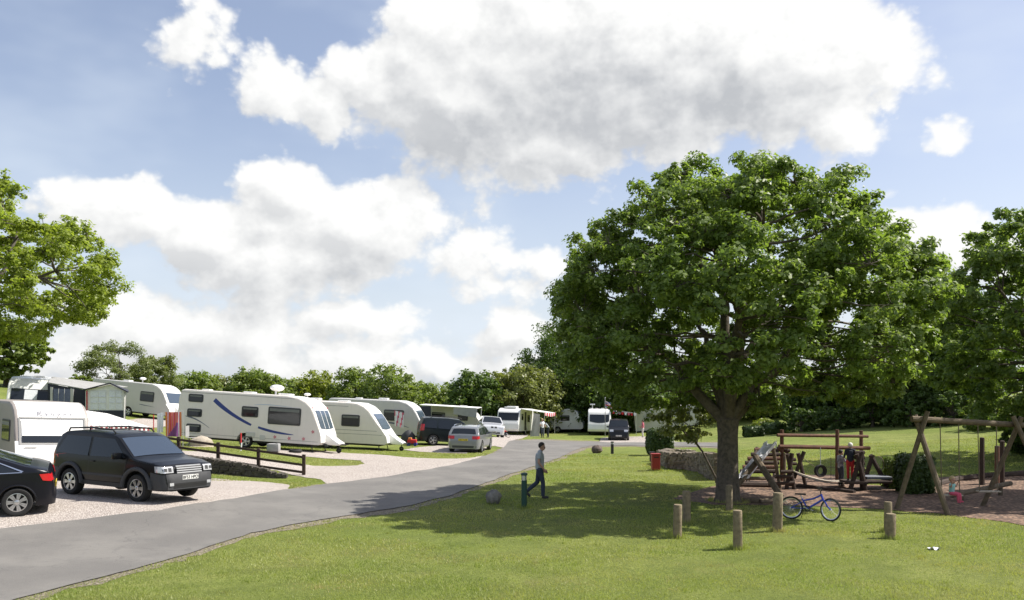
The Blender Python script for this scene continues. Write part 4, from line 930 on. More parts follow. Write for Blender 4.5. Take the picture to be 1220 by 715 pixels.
# white front-on caravan at the left
v = Van('bright white caravan with wide front window and lettering behind the black hatchback', 6.6, 2.48, [(.12,.36),(.0,.50),(.02,.85),(.16,1.2),(.30,1.6),(.46,2.0),(.62,2.2),(.95,2.38),(1.4,2.48)], mat('shaded_side_gelcoat', (.30,.27,.25), .5, var=.2, scale=2), M_WHITE, 63, 27.7, -49, floor=.36, nose=False)  # flank coloured dark: the shade on that side is put into the colour
fw = v.front('front_window', M_GLASS, -.92, .92, 1.15, 1.36, .024); v.front('window_blind', M_WHITE, -.92, .92, 1.37, 1.88, .024)
for a in ((-1.0,1.0,1.93,1.97),(-1.0,-.95,1.12,1.95),(.95,1.0,1.12,1.95),(-1.0,1.0,1.10,1.13)): v.front('window_surround', M_SEAM, *a, .03)
v.front('grab_handle', M_SEAM, -.86, -.5, .98, 1.01, .03); v.window(1.6, 1.5, 1.3, .72); v.window(1.6, 1.5, 1.3, .72, 1); v.window(4, 1.5, 1.0, .6)
x0 = v.xf(2.08); sl = Vector((v.xf(2.2) - v.xf(2.0), 0, .2)).normalized()
text_mesh('lettering', 'R a n g e r', .26, frame_at((v.xf(2.1) + .035, .1, 2.11), (0, 1, 0), sl), mat('grey_letter', (.22,.22,.25), .5), v.t)
v.front('seam', M_SEAM, -.32, -.31, 1.98, 2.4, .01)
for y in (-.9, .9): v.front('marker_lamp', M_RED, y - .05, y + .05, .6, .68, .02)
# upper caravan with awning, left
v = Van('white caravan side-on to its grey awning on the upper terrace at the far left', 6.5, 2.5, [(.12,.4),(.0,.55),(.05,.95),(.22,1.3),(.42,1.9),(.6,2.2),(.95,2.4),(1.4,2.5)], M_WHITE, M_WHITE, 33, 44.5, -68)
fw = v.front('front_window', M_GLASS, -.93, .93, 1.32, 1.92, .024, curve=.08); v.front('window_blind', M_LACE, -.3, .3, 1.36, 1.88, .034, fw)
v.front('locker_seam', M_SEAM, -.9, .9, 1.1, 1.13, .012); v.roofbox(3, 0, .6, .5, .1)
VUP = v
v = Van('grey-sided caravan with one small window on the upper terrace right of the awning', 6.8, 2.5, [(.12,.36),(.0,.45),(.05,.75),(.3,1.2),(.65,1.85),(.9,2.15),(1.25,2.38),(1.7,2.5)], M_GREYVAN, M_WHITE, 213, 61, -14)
v.window(2.0, 1.55, 1.15, .72); v.window(5.0, 1.6, .8, .5); v.front('front_window', M_BLUEGLASS, -.85, .85, 1.25, 1.95, .022); v.stripe('grey_swoosh', M_SWG, cur((2.6,.95),(2,.9),(1.3,.85)), [.02,.04,.05,.05,.05,.04,.04,.03,.03,.02,.02,.01])
mb = MB(); mb.tube([(-3.6,.3,2.5),(-3.6,.3,2.75)], .03, 6); mb.ball((-3.6,.3,2.8), .24, 12, (1,1,.45)); mb.build('satellite_dome', DOME, v.t); v.roofbox(4.6, 0, .5, .5, .1)
# far units
FRF = [(.1,.4),(.0,.6),(.05,1.1),(.2,1.35),(.5,2.0),(.62,2.3),(.95,2.5),(1.4,2.6)]
v = Van('white touring van with dark wide front window and pink bunting on its awning', 7.0, 2.62, FRF, M_WHITE, M_WHITE, 604, 80.5, -103, name='motorhome', cat='motorhome', nose=False)
v.front('front_window', M_GLASS, -1.0, 1.0, 1.42, 2.15, .024); v.window(1.6, 1.75, .8, .6, 1); v.sidepanel('door', M_BLACK, 3.0, 1.35, .7, 1.8, .05, 1); v.window(4.6, 1.6, 1.2, .7, 1); v.roofbox(2.2, 0, 1.2, .9, .18, 'roof_pod'); v.roofbox(.9+.6, 0, .8, 1.2, .12)
MH = v
v = Van('white caravan with a dark curved front window beside the black off-roader under the flag', 6.8, 2.62, FRF, M_WHITE, M_WHITE, 714, 82, -96, nose=False)
v.front('front_window', M_GLASS, -.95, .95, 1.38, 2.05, .024, curve=.15); v.window(1.9, 1.6, 1.2, .7, 1); v.window(4.6, 1.6, 1.2, .7, 1)
mb = MB(); mb.tube([(-1.5,-.7,2.6),(-1.5,-.7,3.0)], .03, 6); mb.box((-1.5,-.7,3.05), (.3,.5,.12)); mb.build('aerial', DOME, v.t)
for y in (-.6, -.2, .2): v.roofbox(1.4, y * 1.4, .3, .3, .06)
FLV = v
v = Van('white caravan mostly hidden by low leaves left of the one under the flag', 5.6, 2.5, FRF, M_WHITE, M_WHITE, 698, 92, -20, nose=False); v.window(2, 1.6, 1.0, .6); v.window(4.2, 1.6, .8, .5)
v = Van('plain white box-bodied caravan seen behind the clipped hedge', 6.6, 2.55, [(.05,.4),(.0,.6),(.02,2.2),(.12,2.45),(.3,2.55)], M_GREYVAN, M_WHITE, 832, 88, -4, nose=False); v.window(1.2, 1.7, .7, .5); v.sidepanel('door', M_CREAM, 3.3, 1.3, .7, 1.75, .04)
v = Van('white caravan glimpsed through the shrubs right of the oak trunk', 6.0, 2.5, FRF, M_WHITE, M_WHITE, 940, 95, -12, nose=False); v.window(2, 1.6, 1.0, .6)
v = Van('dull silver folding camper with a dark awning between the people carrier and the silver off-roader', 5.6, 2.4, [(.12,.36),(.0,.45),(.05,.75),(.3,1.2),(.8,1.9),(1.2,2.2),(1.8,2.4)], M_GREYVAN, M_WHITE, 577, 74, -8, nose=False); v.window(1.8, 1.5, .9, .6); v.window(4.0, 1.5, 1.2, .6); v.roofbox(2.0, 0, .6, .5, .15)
TC = v
v = Van('white caravan roof showing between the grey-sided third caravan and the awning', 5.6, 2.5, FRF, M_WHITE, M_WHITE, 538, 84, -8, nose=False); v.window(2, 1.6, 1.0, .6)
# ------------------------------------------------------------- props
M_WOOD = mat('weathered_wood', (.165, .125, .08), .9, var=.75, scale=7, bump=.7, var2=(.075, .058, .04))
M_POST = mat('post_wood', (.25, .20, .125), .9, var=.8, scale=9, bump=.7, var2=(.13, .10, .065))
M_DWOOD = mat('dark_stained_wood', (.06, .037, .026), .85, var=.7, scale=8, bump=.5, var2=(.025, .017, .013))
M_RWOOD = mat('reddish_wood', (.16, .075, .045), .85, var=.7, scale=8, bump=.5, var2=(.07, .035, .025))
M_PLANK = mat('pale_plank', (.46, .40, .32), .85, var=.6, scale=10, bump=.4)
M_ROPE = mat('rope', (.16, .13, .09), .95); M_STEEL = mat('galvanised_steel', (.5, .51, .52), .35, .8)
M_ROCK = mat('rock', (.27, .25, .22), .95, var=.9, scale=5, bump=1.0, var2=(.10, .095, .085))
M_STONE = mat('wall_stone', (.25, .21, .16), .95, var=.9, scale=3, bump=1.0, var2=(.15, .125, .10)); M_DSTONE = mat('dark_wall_stone', (.085, .075, .062), .95, var=.9, scale=3, bump=1.0)
M_BINRED = mat('red_paint', (.33, .025, .022), .5, var=.4, scale=5); M_DGREEN = mat('dark_green_paint', (.012, .06, .045), .45, var=.3, scale=6)
M_CANVAS = mat('white_canvas', (.80, .80, .77), .85, var=.25, scale=3); M_GCANVAS = mat('grey_canvas', (.33, .33, .33), .9, var=.3, scale=3); M_DCANVAS = mat('dark_canvas', (.03, .033, .05), .85)
M_PINK = mat('pink_cloth', (.60, .14, .20), .9); M_REDC = mat('red_cloth', (.50, .03, .035), .9); M_ORANGE = mat('orange_cloth', (.62, .22, .07), .9); M_PURPLE = mat('purple_cloth', (.20, .07, .22), .9)
M_WCLOTH = mat('white_cloth', (.75, .76, .80), .9); M_BLUEC = mat('flag_blue', (.03, .045, .25), .9)
def G(px, py, dz=0):
    x, y = hit(px, py); return Vector((x, y, hz(x, y) + dz))
def GY(px, Y, dz=0):
    x = (px - 610) / 1000 * Y; return Vector((x, Y, hz(x, Y) + dz))
def slab(mb, pts, t=.03):
    pts = [Vector(p) for p in pts]; n = (pts[1] - pts[0]).cross(pts[2] - pts[0]).normalized() * t / 2; k = len(pts)
    mb.add([p - n for p in pts] + [p + n for p in pts], [tuple(range(k))[::-1], tuple(range(k, 2*k))] + [(i, (i+1) % k, k + (i+1) % k, k + i) for i in range(k)])
def part(name, m, parent, fn, smooth=35, bevel=0):
    """fn(mb) draws in world coordinates; stored relative to the parent thing"""
    mb = MB(); fn(mb); o = Vector(parent.location)
    mb.v = [tuple(Vector(p) - o) for p in mb.v]; return mb.build(name, m, parent, smooth, bevel)
# wooden bollards
def bollard(px, py, pt, label, seed, w=.20):
    p = G(px, py); h = (py - pt) / 1000 * p.y; rnd = random.Random(seed)
    t = empty('wooden_bollard', p, rnd.uniform(-.5, .5)); tag(t, label, 'bollard', 'wooden bollards along the lawn')
    t.rotation_euler.x = rnd.uniform(-.03, .03); t.rotation_euler.y = rnd.uniform(-.03, .03)
    mb = MB(); n = 12; vs = []; zs = [-.1, .02, h * .5, h - .02, h]
    for z, k in zip(zs, (1.02, 1.02, 1.0, .99, .88)):
        for i in range(n):
            a = 2 * math.pi * i / n; r = w / 2 * k * (1 / max(abs(math.cos(a)), abs(math.sin(a)))) ** .55 * (1 + .02 * math.sin(3 * a + seed)); vs.append((r * math.cos(a), r * math.sin(a), z))
    fs = [(i*n+k, i*n+(k+1) % n, (i+1)*n+(k+1) % n, (i+1)*n+k) for i in range(4) for k in range(n)] + [tuple(range(4*n, 5*n))]
    mb.add(vs, fs); mb.build('post', M_POST, t, 40)
bollard(807, 641, 601, 'leftmost short square wooden bollard standing in sunlit grass', 1, .19)
bollard(818, 623, 585, 'wooden bollard in the tree shade just behind the leftmost one', 2, .19)
bollard(879, 654, 608, 'wooden bollard nearest the camera, in the middle of the row', 3, .19)
bollard(869, 608, 578, 'wooden bollard standing against the foot of the oak trunk', 4, .19)
bollard(926, 633, 587, 'tallest wooden bollard, just left of the blue bicycle', 5, .21)
bollard(1061, 642, 612, 'shorter of the paired bollards on the right, in front', 6, .21)
bollard(1058, 634, 598, 'taller of the paired bollards on the right, behind', 7, .17)
# green lamp bollard, far black lamp bollard
def lampb(px, py, pt, label, m):
    p = G(px, py); h = (py - pt) / 1000 * p.y; t = empty('lamp_bollard', p); tag(t, label, 'bollard light', 'low bollard lights')
    mb = MB(); mb.lathe([(.10, -.05), (.10, .03), (.082, .04), (.082, h * .78)], n=16); mb.build('post', m, t)
    mb = MB(); mb.lathe([(.072, h * .78), (.072, h * .93)], n=16); mb.build('lens', M_LAMP, t)
    mb = MB(); mb.lathe([(.09, h * .92), (.10, h * .94), (.09, h * .985), (.04, h), (.001, h)], n=16); mb.build('cap', m, t)
    for k in range(4):
        mb = MB(); a = k * math.pi / 2 + .5; mb.tube([(.078*math.cos(a), .078*math.sin(a), h*.77), (.078*math.cos(a), .078*math.sin(a), h*.93)], .008, 5); mb.build('cage_bar', m, t)
lampb(624.5, 605, 563, 'dark green bollard light in the grass beside the walking man', M_DGREEN)
lampb(729.5, 541, 526, 'black bollard light with pale top on the far verge', M_BLACK)
def rock(px, py, w, h, label, seed, m_=None):
    p = G(px, py); t = empty('rock', p); tag(t, label, 'rock'); r = random.Random(seed); w = w / 1000 * p.y; h = h / 1000 * p.y
    mb = MB(); mb.ball((0, 0, h * .42), w / 2, 14, (1, .9, h / w * 1.15), .12, r); o = mb.build('stone', m_ or M_ROCK, t, 25)
rock(588, 600, 19, 17, 'pale grey boulder on the grass left of the green bollard light', 3); rock(711, 540, 13, 10, 'dark brown rock on the far verge left of the black bollard light', 5, mat('brown_rock', (.13, .10, .085), .95, var=.8, scale=4, bump=1.0))
# bins
p = G(781, 561); t = empty('dog_bin', p); tag(t, 'small red bin standing alone on the grass by the stone wall', 'bin')
part('bin_body', M_BINRED, t, lambda m: m.box(p + Vector((0, 0, .36)), (.34, .34, .62)), 0, .02); part('lid', M_BINRED, t, lambda m: m.box(p + Vector((0, 0, .70)), (.38, .38, .06)), 0, .015); part('foot', M_BLACK, t, lambda m: m.box(p + Vector((0, 0, .03)), (.28, .28, .08)), 0)
part('slot', M_BLACK, t, lambda m: m.box(p + Vector((0, -.174, .58)), (.2, .012, .05)), 0)
p = G(777, 550); t = empty('service_box', p); tag(t, 'small black service box between the hedge and the red bin', 'service box')
part('box', M_BLACK, t, lambda m: m.box(p + Vector((0, 0, .2)), (.22, .25, .44)), 0, .015); part('cap', M_BLACK, t, lambda m: m.box(p + Vector((0, 0, .44)), (.27, .3, .05)), 0, .01)
# dry stone walls
def stonewall(name, label, path, hts, thick, m, seed, ssz=.16, zf=None):
    rnd = random.Random(seed); pts = [Vector((x, y, 0)) for x, y in path]; t = empty(name, (pts[0].x, pts[0].y, hz(pts[0].x, pts[0].y))); tag(t, label, 'wall')
    seg = [(pts[i+1] - pts[i]).length for i in range(len(pts)-1)]; tot = sum(seg); mb = MB(); core = MB(); cs = []; d = 0
    def at(d):
        for i, L in enumerate(seg):
            if d <= L or i == len(seg) - 1: q = pts[i].lerp(pts[i+1], d / L); dr = (pts[i+1] - pts[i]).normalized(); return q, dr
            d -= L
    acc = [0]; [acc.append(acc[-1] + s_) for s_ in seg]
    rows = int(max(hts) / (ssz * .62)) + 1
    for r in range(rows):
        d = rnd.uniform(0, ssz)
        while d < tot:
            w = ssz * rnd.uniform(.7, 1.7); q, dr = at(min(d + w/2, tot)); hh = float(np.interp(d, acc, hts)); zz = (r + .5) * ssz * .62
            if zz < hh:
                nrm = Vector((-dr.y, dr.x, 0)); z0 = (zf(q.x, q.y) if zf else hz(q.x, q.y))
                for sd in (1, -1):
                    c = q + nrm * sd * (thick/2 - .06 + rnd.uniform(-.015, .02)) + Vector((0, 0, z0 + zz)); rot = Matrix.Rotation(math.atan2(dr.y, dr.x) + rnd.uniform(-.12, .12), 3, 'Z') @ Matrix.Rotation(rnd.uniform(-.1, .1), 3, 'Y')
                    mb.box(c - t.location, (w * .95, .16, ssz * .58), rot, .018, rnd)
            d += w
    d = rnd.uniform(0, .05)
    while d < tot:                                   # coping stones on edge
        w = ssz * rnd.uniform(.5, 1.0); q, dr = at(min(d, tot)); hh = float(np.interp(d, acc, hts)); z0 = (zf(q.x, q.y) if zf else hz(q.x, q.y))
        mb.box(q + Vector((0, 0, z0 + hh + .05)) - t.location, (w * .9, thick * 1.05, .15 * rnd.uniform(.7, 1.2)), Matrix.Rotation(math.atan2(dr.y, dr.x) + rnd.uniform(-.15, .15), 3, 'Z'), .02, rnd); d += w
    mb.build('stones', m, t, 0)
    for i in range(len(pts) - 1):
        a, b = pts[i], pts[i+1]; za, zb_ = [(zf(q.x, q.y) if zf else hz(q.x, q.y)) for q in (a, b)]; n = Vector((-(b-a).y, (b-a).x, 0)).normalized() * (thick/2 - .07)
        vs = [q + n*s_ + Vector((0, 0, z)) - t.location for q, zl, zh in ((a, za - .1, za + hts[i] - .02), (b, zb_ - .1, zb_ + hts[i+1] - .02)) for s_ in (1, -1) for z in (zl, zh)]
        core.add(vs, [(0,1,3,2), (4,6,7,5), (0,4,5,1), (2,3,7,6), (0,2,6,4), (1,5,7,3)])
    core.build('core', M_DSTONE, t, 0); return t
stonewall('dry_stone_wall', 'curved dry stone wall on the grass between the red bin and the oak trunk', [hit(*q) for q in ((826, 548), (800, 549), (788, 553), (800, 558), (820, 559), (838, 563), (848, 570), (857, 572.5))], [.35, .45, .5, .55, .6, .7, .82, .88], .42, M_STONE, 4, .15)
stonewall('retaining_wall', 'low dark stone retaining wall under the wooden fence by the gravel parking', [(-16, WY), (-14.2, WY), (-12.5, WY), (-11, WY), (-9.6, WY + .02), (-8.5, WY + .06)], [.42, .45, .5, .46, .32, .06], .35, M_DSTONE, 6, .15, zf=lambda x, y: float(H(np.array([x]), np.array([WY - .45]))[0]) - .03)
# post and rail fence
t = empty('post_and_rail_fence', GY(362, 32.4)); tag(t, 'dark wooden post and rail fence stepping down above the retaining wall', 'fence')
FP = [(116, 506), (164, 513), (213, 520.5), (260, 527), (308, 534), (362, 541.5)]
tops = [P(px, py, 32.35) for px, py in FP]
for q in tops: part('post', M_DWOOD, t, lambda m: m.box((q.x, q.y, (q.z + hz(q.x, q.y)) / 2 - .05), (.12, .12, q.z - hz(q.x, q.y) + .1)), 0, .01)
for i in range(len(tops) - 1):
    for dz, nm in ((-.10, 'rail'), (-.40, 'rail'), (-.68, 'rail')):
        if dz == -.68 and i < 1: continue
        a, b = tops[i] + Vector((0, -.08, dz)), tops[i+1] + Vector((0, -.08, dz)); part(nm, M_DWOOD, t, lambda m: slab(m, [a - Vector((0, 0, .045)), b - Vector((0, 0, .045)), b + Vector((0, 0, .045)), a + Vector((0, 0, .045))], .045), 0)
# ---- washing line with towel
Yw = 36.0; a, b = P(183, 497, Yw), P(218, 489, Yw); t = empty('washing_line', GY(183, Yw)); tag(t, 'washing line strung between two thin poles beside the upper caravans', 'washing line')
part('pole', M_REDC, t, lambda m: m.tube([GY(183, Yw), a + Vector((0, 0, .1))], .02, 6)); part('pole', M_STEEL, t, lambda m: m.tube([GY(218, Yw), b], .02, 6)); part('line', M_WCLOTH, t, lambda m: m.tube([a, a.lerp(b, .5) - Vector((0, 0, .04)), b], .006, 4))
def cloth(name, label, cat, pa, pb, drop, cols, fn, seed=0, group=None, nu=22, nv=14, wav=.05):
    t = MB(); pa, pb = Vector(pa), Vector(pb); d = (pb - pa); n = Vector((-d.y, d.x, 0)).normalized(); o = pa.copy(); vs = []
    for i in range(nu + 1):
        for j in range(nv + 1):
            u, v = i / nu, j / nv; vs.append(pa + d * u + Vector((0, 0, -drop * v)) + n * wav * math.sin(u * 14 + seed + v * 1.3) * (.25 + v) - o)
    t.v = [tuple(q) for q in vs]
    for i in range(nu):
        for j in range(nv): t.f.append((i*(nv+1)+j, (i+1)*(nv+1)+j, (i+1)*(nv+1)+j+1, i*(nv+1)+j+1)); t.mi.append(fn((i+.5)/nu, (j+.5)/nv))
    ob = t.build(name, cols, None, 60, fix=False); ob.location = o; tag(ob, label, cat, group); return ob
cloth('beach_towel', 'red orange and pink striped towel hanging on the washing line', 'towel', P(197, 491, Yw-.03), P(216, 491, Yw-.03), 1.05, [M_PINK, M_REDC, M_ORANGE, M_PURPLE, M_WCLOTH],
      lambda u, v: 2 if u < .08 or u > .9 else (3 if .45 < v and u > 1.15 - v and u < .8 else [1, 0, 2, 0, 4, 0, 1, 2, 0][int(u * 27) % 9]))
cloth('white_cloth', 'white cloth hanging on the line left of the striped towel', 'cloth', P(187, 493, Yw-.03), P(195, 491, Yw-.03), .85, [M_WCLOTH], lambda u, v: 0, 2, nu=8)
cloth('drying_clothes', 'pink and white washing hung between the cream and the grey-sided caravans', 'washing', P(470, 489, 52.6), P(481, 492, 52.6), .95, [M_WCLOTH, M_PINK], lambda u, v: 1 if int(u * 7 + v * 2) % 3 == 0 else 0, 1, nu=10)
# ---- striped canopy beside the bright white caravan
o = GY(103, 28.6); t = empty('awning', o); tag(t, 'white striped canopy with red scalloped edge behind the black off-roader', 'awning')
A_, D_, B_, C_ = P(96, 488.5, 29.6), P(128, 493, 33.2), P(178, 509, 32.2), P(104, 507.5, 29.2)
stripes = MB()
for k in range(24):
    u0, u1 = k / 24, (k + 1) / 24; stripes.m = k % 3 == 1; slab(stripes, [C_.lerp(B_, u0), C_.lerp(B_, u1), A_.lerp(D_, u1), A_.lerp(D_, u0)], .02); 
stripes.v = [tuple(Vector(q) - o) for q in stripes.v]; stripes.build('roof', [M_CANVAS, M_GCANVAS], t, 0)
for k in range(26):
    q0, q1 = C_.lerp(B_, k/26), C_.lerp(B_, (k+1)/26); part('scallop', mat('maroon_cloth', (.26, .05, .055), .9) if k % 2 else M_CANVAS, t, lambda m: slab(m, [q0, q0.lerp(q1, .1) - Vector((0,0,.13)), q0.lerp(q1, .5) - Vector((0,0,.17)), q0.lerp(q1, .9) - Vector((0,0,.13)), q1], .015), 0)
for q in (A_, B_, C_, D_): part('pole', M_STEEL, t, lambda m: m.tube([(q.x, q.y, hz(q.x, q.y)), q], .02, 6))
part('side_wall', M_CANVAS, t, lambda m: slab(m, [B_, D_, (D_.x, D_.y, hz(D_.x, D_.y)), (B_.x, B_.y, hz(B_.x, B_.y))], .02), 0)
# ---- grey awning with gabled porch of the upper caravan
o = GY(80, 43.5); t = empty('awning', o); tag(t, 'large grey awning with curtained gabled porch on the upper terrace', 'awning')
Yf, Yp = 43.3, 42.0
gz = lambda px, Y: P(px, 512, Y)
part('roof', M_GCANVAS, t, lambda m: slab(m, [P(57, 456, Yf), P(103, 464, Yf), P(152, 461, 47.2), P(62, 449, 46.4)], .04), 0)
part('front_wall', M_DCANVAS, t, lambda m: slab(m, [P(57, 457, Yf), P(57, 505, Yf), P(103, 505, Yf), P(103, 465, Yf)], .04), 0)
part('trim', M_GREYVAN, t, lambda m: slab(m, [P(60, 461, Yf-.05), P(60, 490, Yf-.05), P(62.5, 490, Yf-.05), P(63, 461.5, Yf-.05)], .03), 0)
part('trim', M_GREYVAN, t, lambda m: slab(m, [P(84, 463, Yf-.05), P(84, 490, Yf-.05), P(86.5, 490, Yf-.05), P(88, 463.6, Yf-.05)], .03), 0)
M_CURT = mat('blue_curtain', (.16, .18, .28), .8, var=.6, scale=12)
w1 = part('window', M_CURT, t, lambda m: slab(m, [P(64, 463, Yf-.05), P(63, 484, Yf-.05), P(83, 484, Yf-.05), P(85, 464, Yf-.05)], .02), 0)
for px in (70, 77): part('glazing_bar', M_GREYVAN, t, lambda m: m.tube([P(px, 463, Yf-.08), P(px-1, 484, Yf-.08)], .012, 4))
part('porch_wall', M_CANVAS, t, lambda m: slab(m, [P(102, 465, Yp), P(102, 489, Yp), P(149, 489, Yp), P(150, 467, Yp), P(131, 458, Yp)], .04), 0)
part('porch_skirt', M_DCANVAS, t, lambda m: slab(m, [P(102, 489, Yp-.02), P(102, 500, Yp-.02), P(149, 500, Yp-.02), P(149, 489, Yp-.02)], .04), 0)
for l, r in ((108, 126), (130, 145)):
    w = part('porch_window', M_LACE, t, lambda m: slab(m, [P(l, 466, Yp-.04), P(l, 488, Yp-.04), P(r, 488, Yp-.04), P(r, 466, Yp-.04)], .02), 0)
    part('glazing_bar', M_CANVAS, t, lambda m: [m.tube([P(l, y_, Yp-.07), P(r, y_, Yp-.07)], .014, 4) for y_ in (473, 480)])
    part('glazing_bar', M_CANVAS, t, lambda m: m.tube([P((l+r)/2, 466, Yp-.07), P((l+r)/2, 488, Yp-.07)], .014, 4))
part('porch_roof', M_DCANVAS, t, lambda m: slab(m, [P(131, 456.5, Yp-.2), P(99, 464.5, Yp-.2), P(103, 464, Yf+1.5), P(131, 457, Yf+1.5)], .05), 0)
part('porch_roof', M_DCANVAS, t, lambda m: slab(m, [P(131, 456.5, Yp-.2), P(153, 467.5, Yp-.2), P(153, 465, Yf+1.5), P(131, 457, Yf+1.5)], .05), 0)
part('porch_side', M_GCANVAS, t, lambda m: slab(m, [P(150, 467, Yp), P(149, 500, Yp), P(149, 500, Yf+2.5), P(150, 466, Yf+2.5)], .04), 0)
for px in (103.5, 148): part('porch_post', M_REDC if px < 110 else M_GREYVAN, t, lambda m: m.tube([P(px, 465.5, Yp-.06), P(px, 500, Yp-.06)], .03, 5))
# ---- far awnings, bunting, flag
def local_awning(v, x0, x1, y0, y1, z0, z1, mroof, poles=True):
    mb = MB(); slab(mb, [(-x0, y0, z0), (-x1, y0, z0), (-x1, y1, z1), (-x0, y1, z1)], .05); mb.build('awning_roof', mroof, v.t, 0)
    for x in (x0, x1): 
        mb = MB(); mb.tube([(-x, y1, .05), (-x, y1, z1)], .03, 6); mb.build('awning_pole', M_STEEL, v.t)
local_awning(MH, .6, 6.4, 1.12, 3.5, 2.55, 2.25, M_CANVAS); local_awning(FLV, .6, 6.4, 1.12, 3.6, 2.5, 2.2, M_GCANVAS); local_awning(TC, .2, 5.2, -3.4, -1.1, 2.3, 2.45, M_CANVAS)
mb = MB(); slab(mb, [(-5.2, -3.35, .3), (-5.2, -3.35, 2.2), (-4.2, -3.35, 2.25), (-4.0, -3.35, .3)], .04); mb.build('awning_side', M_DCANVAS, TC.t, 0)
mb = MB(); slab(mb, [(-.2, -3.35, 2.28), (-2.2, -3.35, 2.28), (-2.2, -3.35, 1.7), (-.2, -3.35, 1.5)], .04); mb.build('awning_valance', M_GCANVAS, TC.t, 0)
def bunting(v, label, pts, n, cols, s=.26):
    t = empty('bunting', (0, 0, 0)); tag(t, label, 'bunting'); mw = v.t.matrix_basis.copy(); mw = Matrix.LocRotScale(v.t.location, v.t.rotation_euler, None); pts = [mw @ Vector(p) for p in pts]; t.location = pts[0]; o = pts[0]
    mb = MB(); mb.tube([p - o for p in pts], .008, 4); mb.build('cord', M_WCLOTH, t)
    for k in range(n):
        u = (k + .5) / n * (len(pts) - 1); i = min(int(u), len(pts) - 2); c = pts[i].lerp(pts[i+1], u - i) - o; d = (pts[i+1] - pts[i]).normalized() * s / 2
        mb = MB(); slab(mb, [c - d, c + d, c + d * .6 - Vector((0, 0, s)), c - d * .6 - Vector((0, 0, s))], .01); mb.build('pennant', cols[k % len(cols)], t, 0)
bunting(MH, 'red pink and white bunting along the edge of the far motorhome awning', [(-.6, 3.52, 2.3), (-3.5, 3.6, 2.2), (-6.4, 3.52, 2.3)], 16, [M_REDC, M_WCLOTH, M_PINK], .34)
bunting(FLV, 'red and white bunting across the awning front beside the flag', [(-.6, 1.2, 2.42), (-.6, 2.4, 2.30), (-.6, 3.6, 2.2)], 8, [M_REDC, M_WCLOTH, M_PINK], .26)
def union(u, v):
    x, y = u * 60 - 30, (v * 30 - 15)          # 60 x 30 flag
    if abs(x) < 3 or abs(y) < 3: return 1
    if abs(x) < 5 or abs(y) < 5: return 2
    d1, d2 = (x / 2 - y) * .894, (x / 2 + y) * .894
    for d, sg in ((d1, 1 if x > 0 else -1), (d2, -1 if x > 0 else 1)):
        if abs(d) < 3: return 1 if 0 < d * sg < 2 else 2
    return 0
pt = P(721, 477.5, 79); t = empty('flagpole', GY(721, 79)); tag(t, 'thin pole carrying the flag beside the white caravan', 'flagpole')
part('pole', M_STEEL, t, lambda m: m.tube([GY(721, 79), pt + Vector((0, 0, .25))], .03, 6)); part('finial', M_STEEL, t, lambda m: m.ball(pt + Vector((0, 0, .28)), .06, 8))
cloth('union_flag', 'red white and blue Union flag flying over the white caravan', 'flag', pt, pt + Vector((1.45, .1, -.55)), .72, [M_BLUEC, M_REDC, M_WCLOTH], union, 1, nu=60, nv=30, wav=.07)
# ---- bits round the pitches
p = GY(326, 38.0); t = empty('waste_water_tank', p); tag(t, 'squat grey waste water tank under the blue-striped caravan', 'water tank'); part('tank', M_GCANVAS, t, lambda m: m.box(p + Vector((0, 0, .2)), (.55, .4, .36)), 35, .06); part('cap', M_BLACK, t, lambda m: m.tube([p + Vector((.15, 0, .37)), p + Vector((.15, 0, .43))], .06, 8))
p = GY(352, 38.6); t = empty('tow_mat', p); tag(t, 'black wheel lying flat on the grass by the front of the blue-striped caravan', 'wheel'); part('tyre', M_TYRE, t, lambda m: m.lathe([(.16, .02), (.28, 0), (.30, .07), (.26, .14), (.16, .13)], Matrix.Translation(p + Vector((0, 0, .01))), 18)); part('hub', M_ALLOY, t, lambda m: m.lathe([(.16, .08), (.001, .09)], Matrix.Translation(p), 12))
t.name = 'spare_wheel'
p = GY(287, 36.5); t = empty('marker_stake', p); tag(t, 'red and white stake in the grass by the wheel of the blue-striped caravan', 'stake'); part('stake', M_REDC, t, lambda m: m.tube([p + Vector((0, 0, .35)), p + Vector((0, 0, .78))], .035, 6)); part('lower_stake', M_WCLOTH, t, lambda m: m.tube([p, p + Vector((.03, 0, .35))], .03, 6))
def heap(name, label, cat, px, Y, w, h, m, seed):
    p = GY(px, Y); t = empty(name, p); tag(t, label, cat); r = random.Random(seed)
    part('cover', m, t, lambda q: q.ball(p + Vector((0, 0, h * .35)), w / 2, 12, (1, .7, h / w * 1.3), .12, r)); part('rim', m, t, lambda q: q.lathe([(w * .5, 0), (w * .48, .05), (w * .3, .07)], Matrix.Translation(p), 14))
heap('covered_bundle', 'crumpled beige cover over a bundle at the rear corner of the blue-striped caravan', 'bundle', 240, 38.6, 1.1, .5, M_PLANK, 2)
heap('barbecue_cover', 'dark rounded covered barbecue in front of the grey-sided caravan', 'barbecue', 487, 50.5, .9, .8, M_PLASTIC, 3)
p = GY(228, 38.8); t = empty('folding_chair', p); tag(t, 'grey folding chair at the rear corner of the blue-striped caravan', 'chair')
part('seat', M_GCANVAS, t, lambda m: m.box(p + Vector((0, 0, .42)), (.45, .45, .03)), 0); part('backrest', M_GCANVAS, t, lambda m: m.box(p + Vector((-.2, 0, .72)), (.03, .45, .5)), 0)
for sx in (-.2, .2):
    for sy in (-.2, .2): part('leg', M_STEEL, t, lambda m: m.tube([p + Vector((sx, sy, 0)), p + Vector((-sx * .6, sy, .42))], .012, 5))
p = GY(491, 49.6); t = empty('toy_car', p); tag(t, 'small red and blue ride-on toy on the gravel in front of the dark people carrier', 'toy')
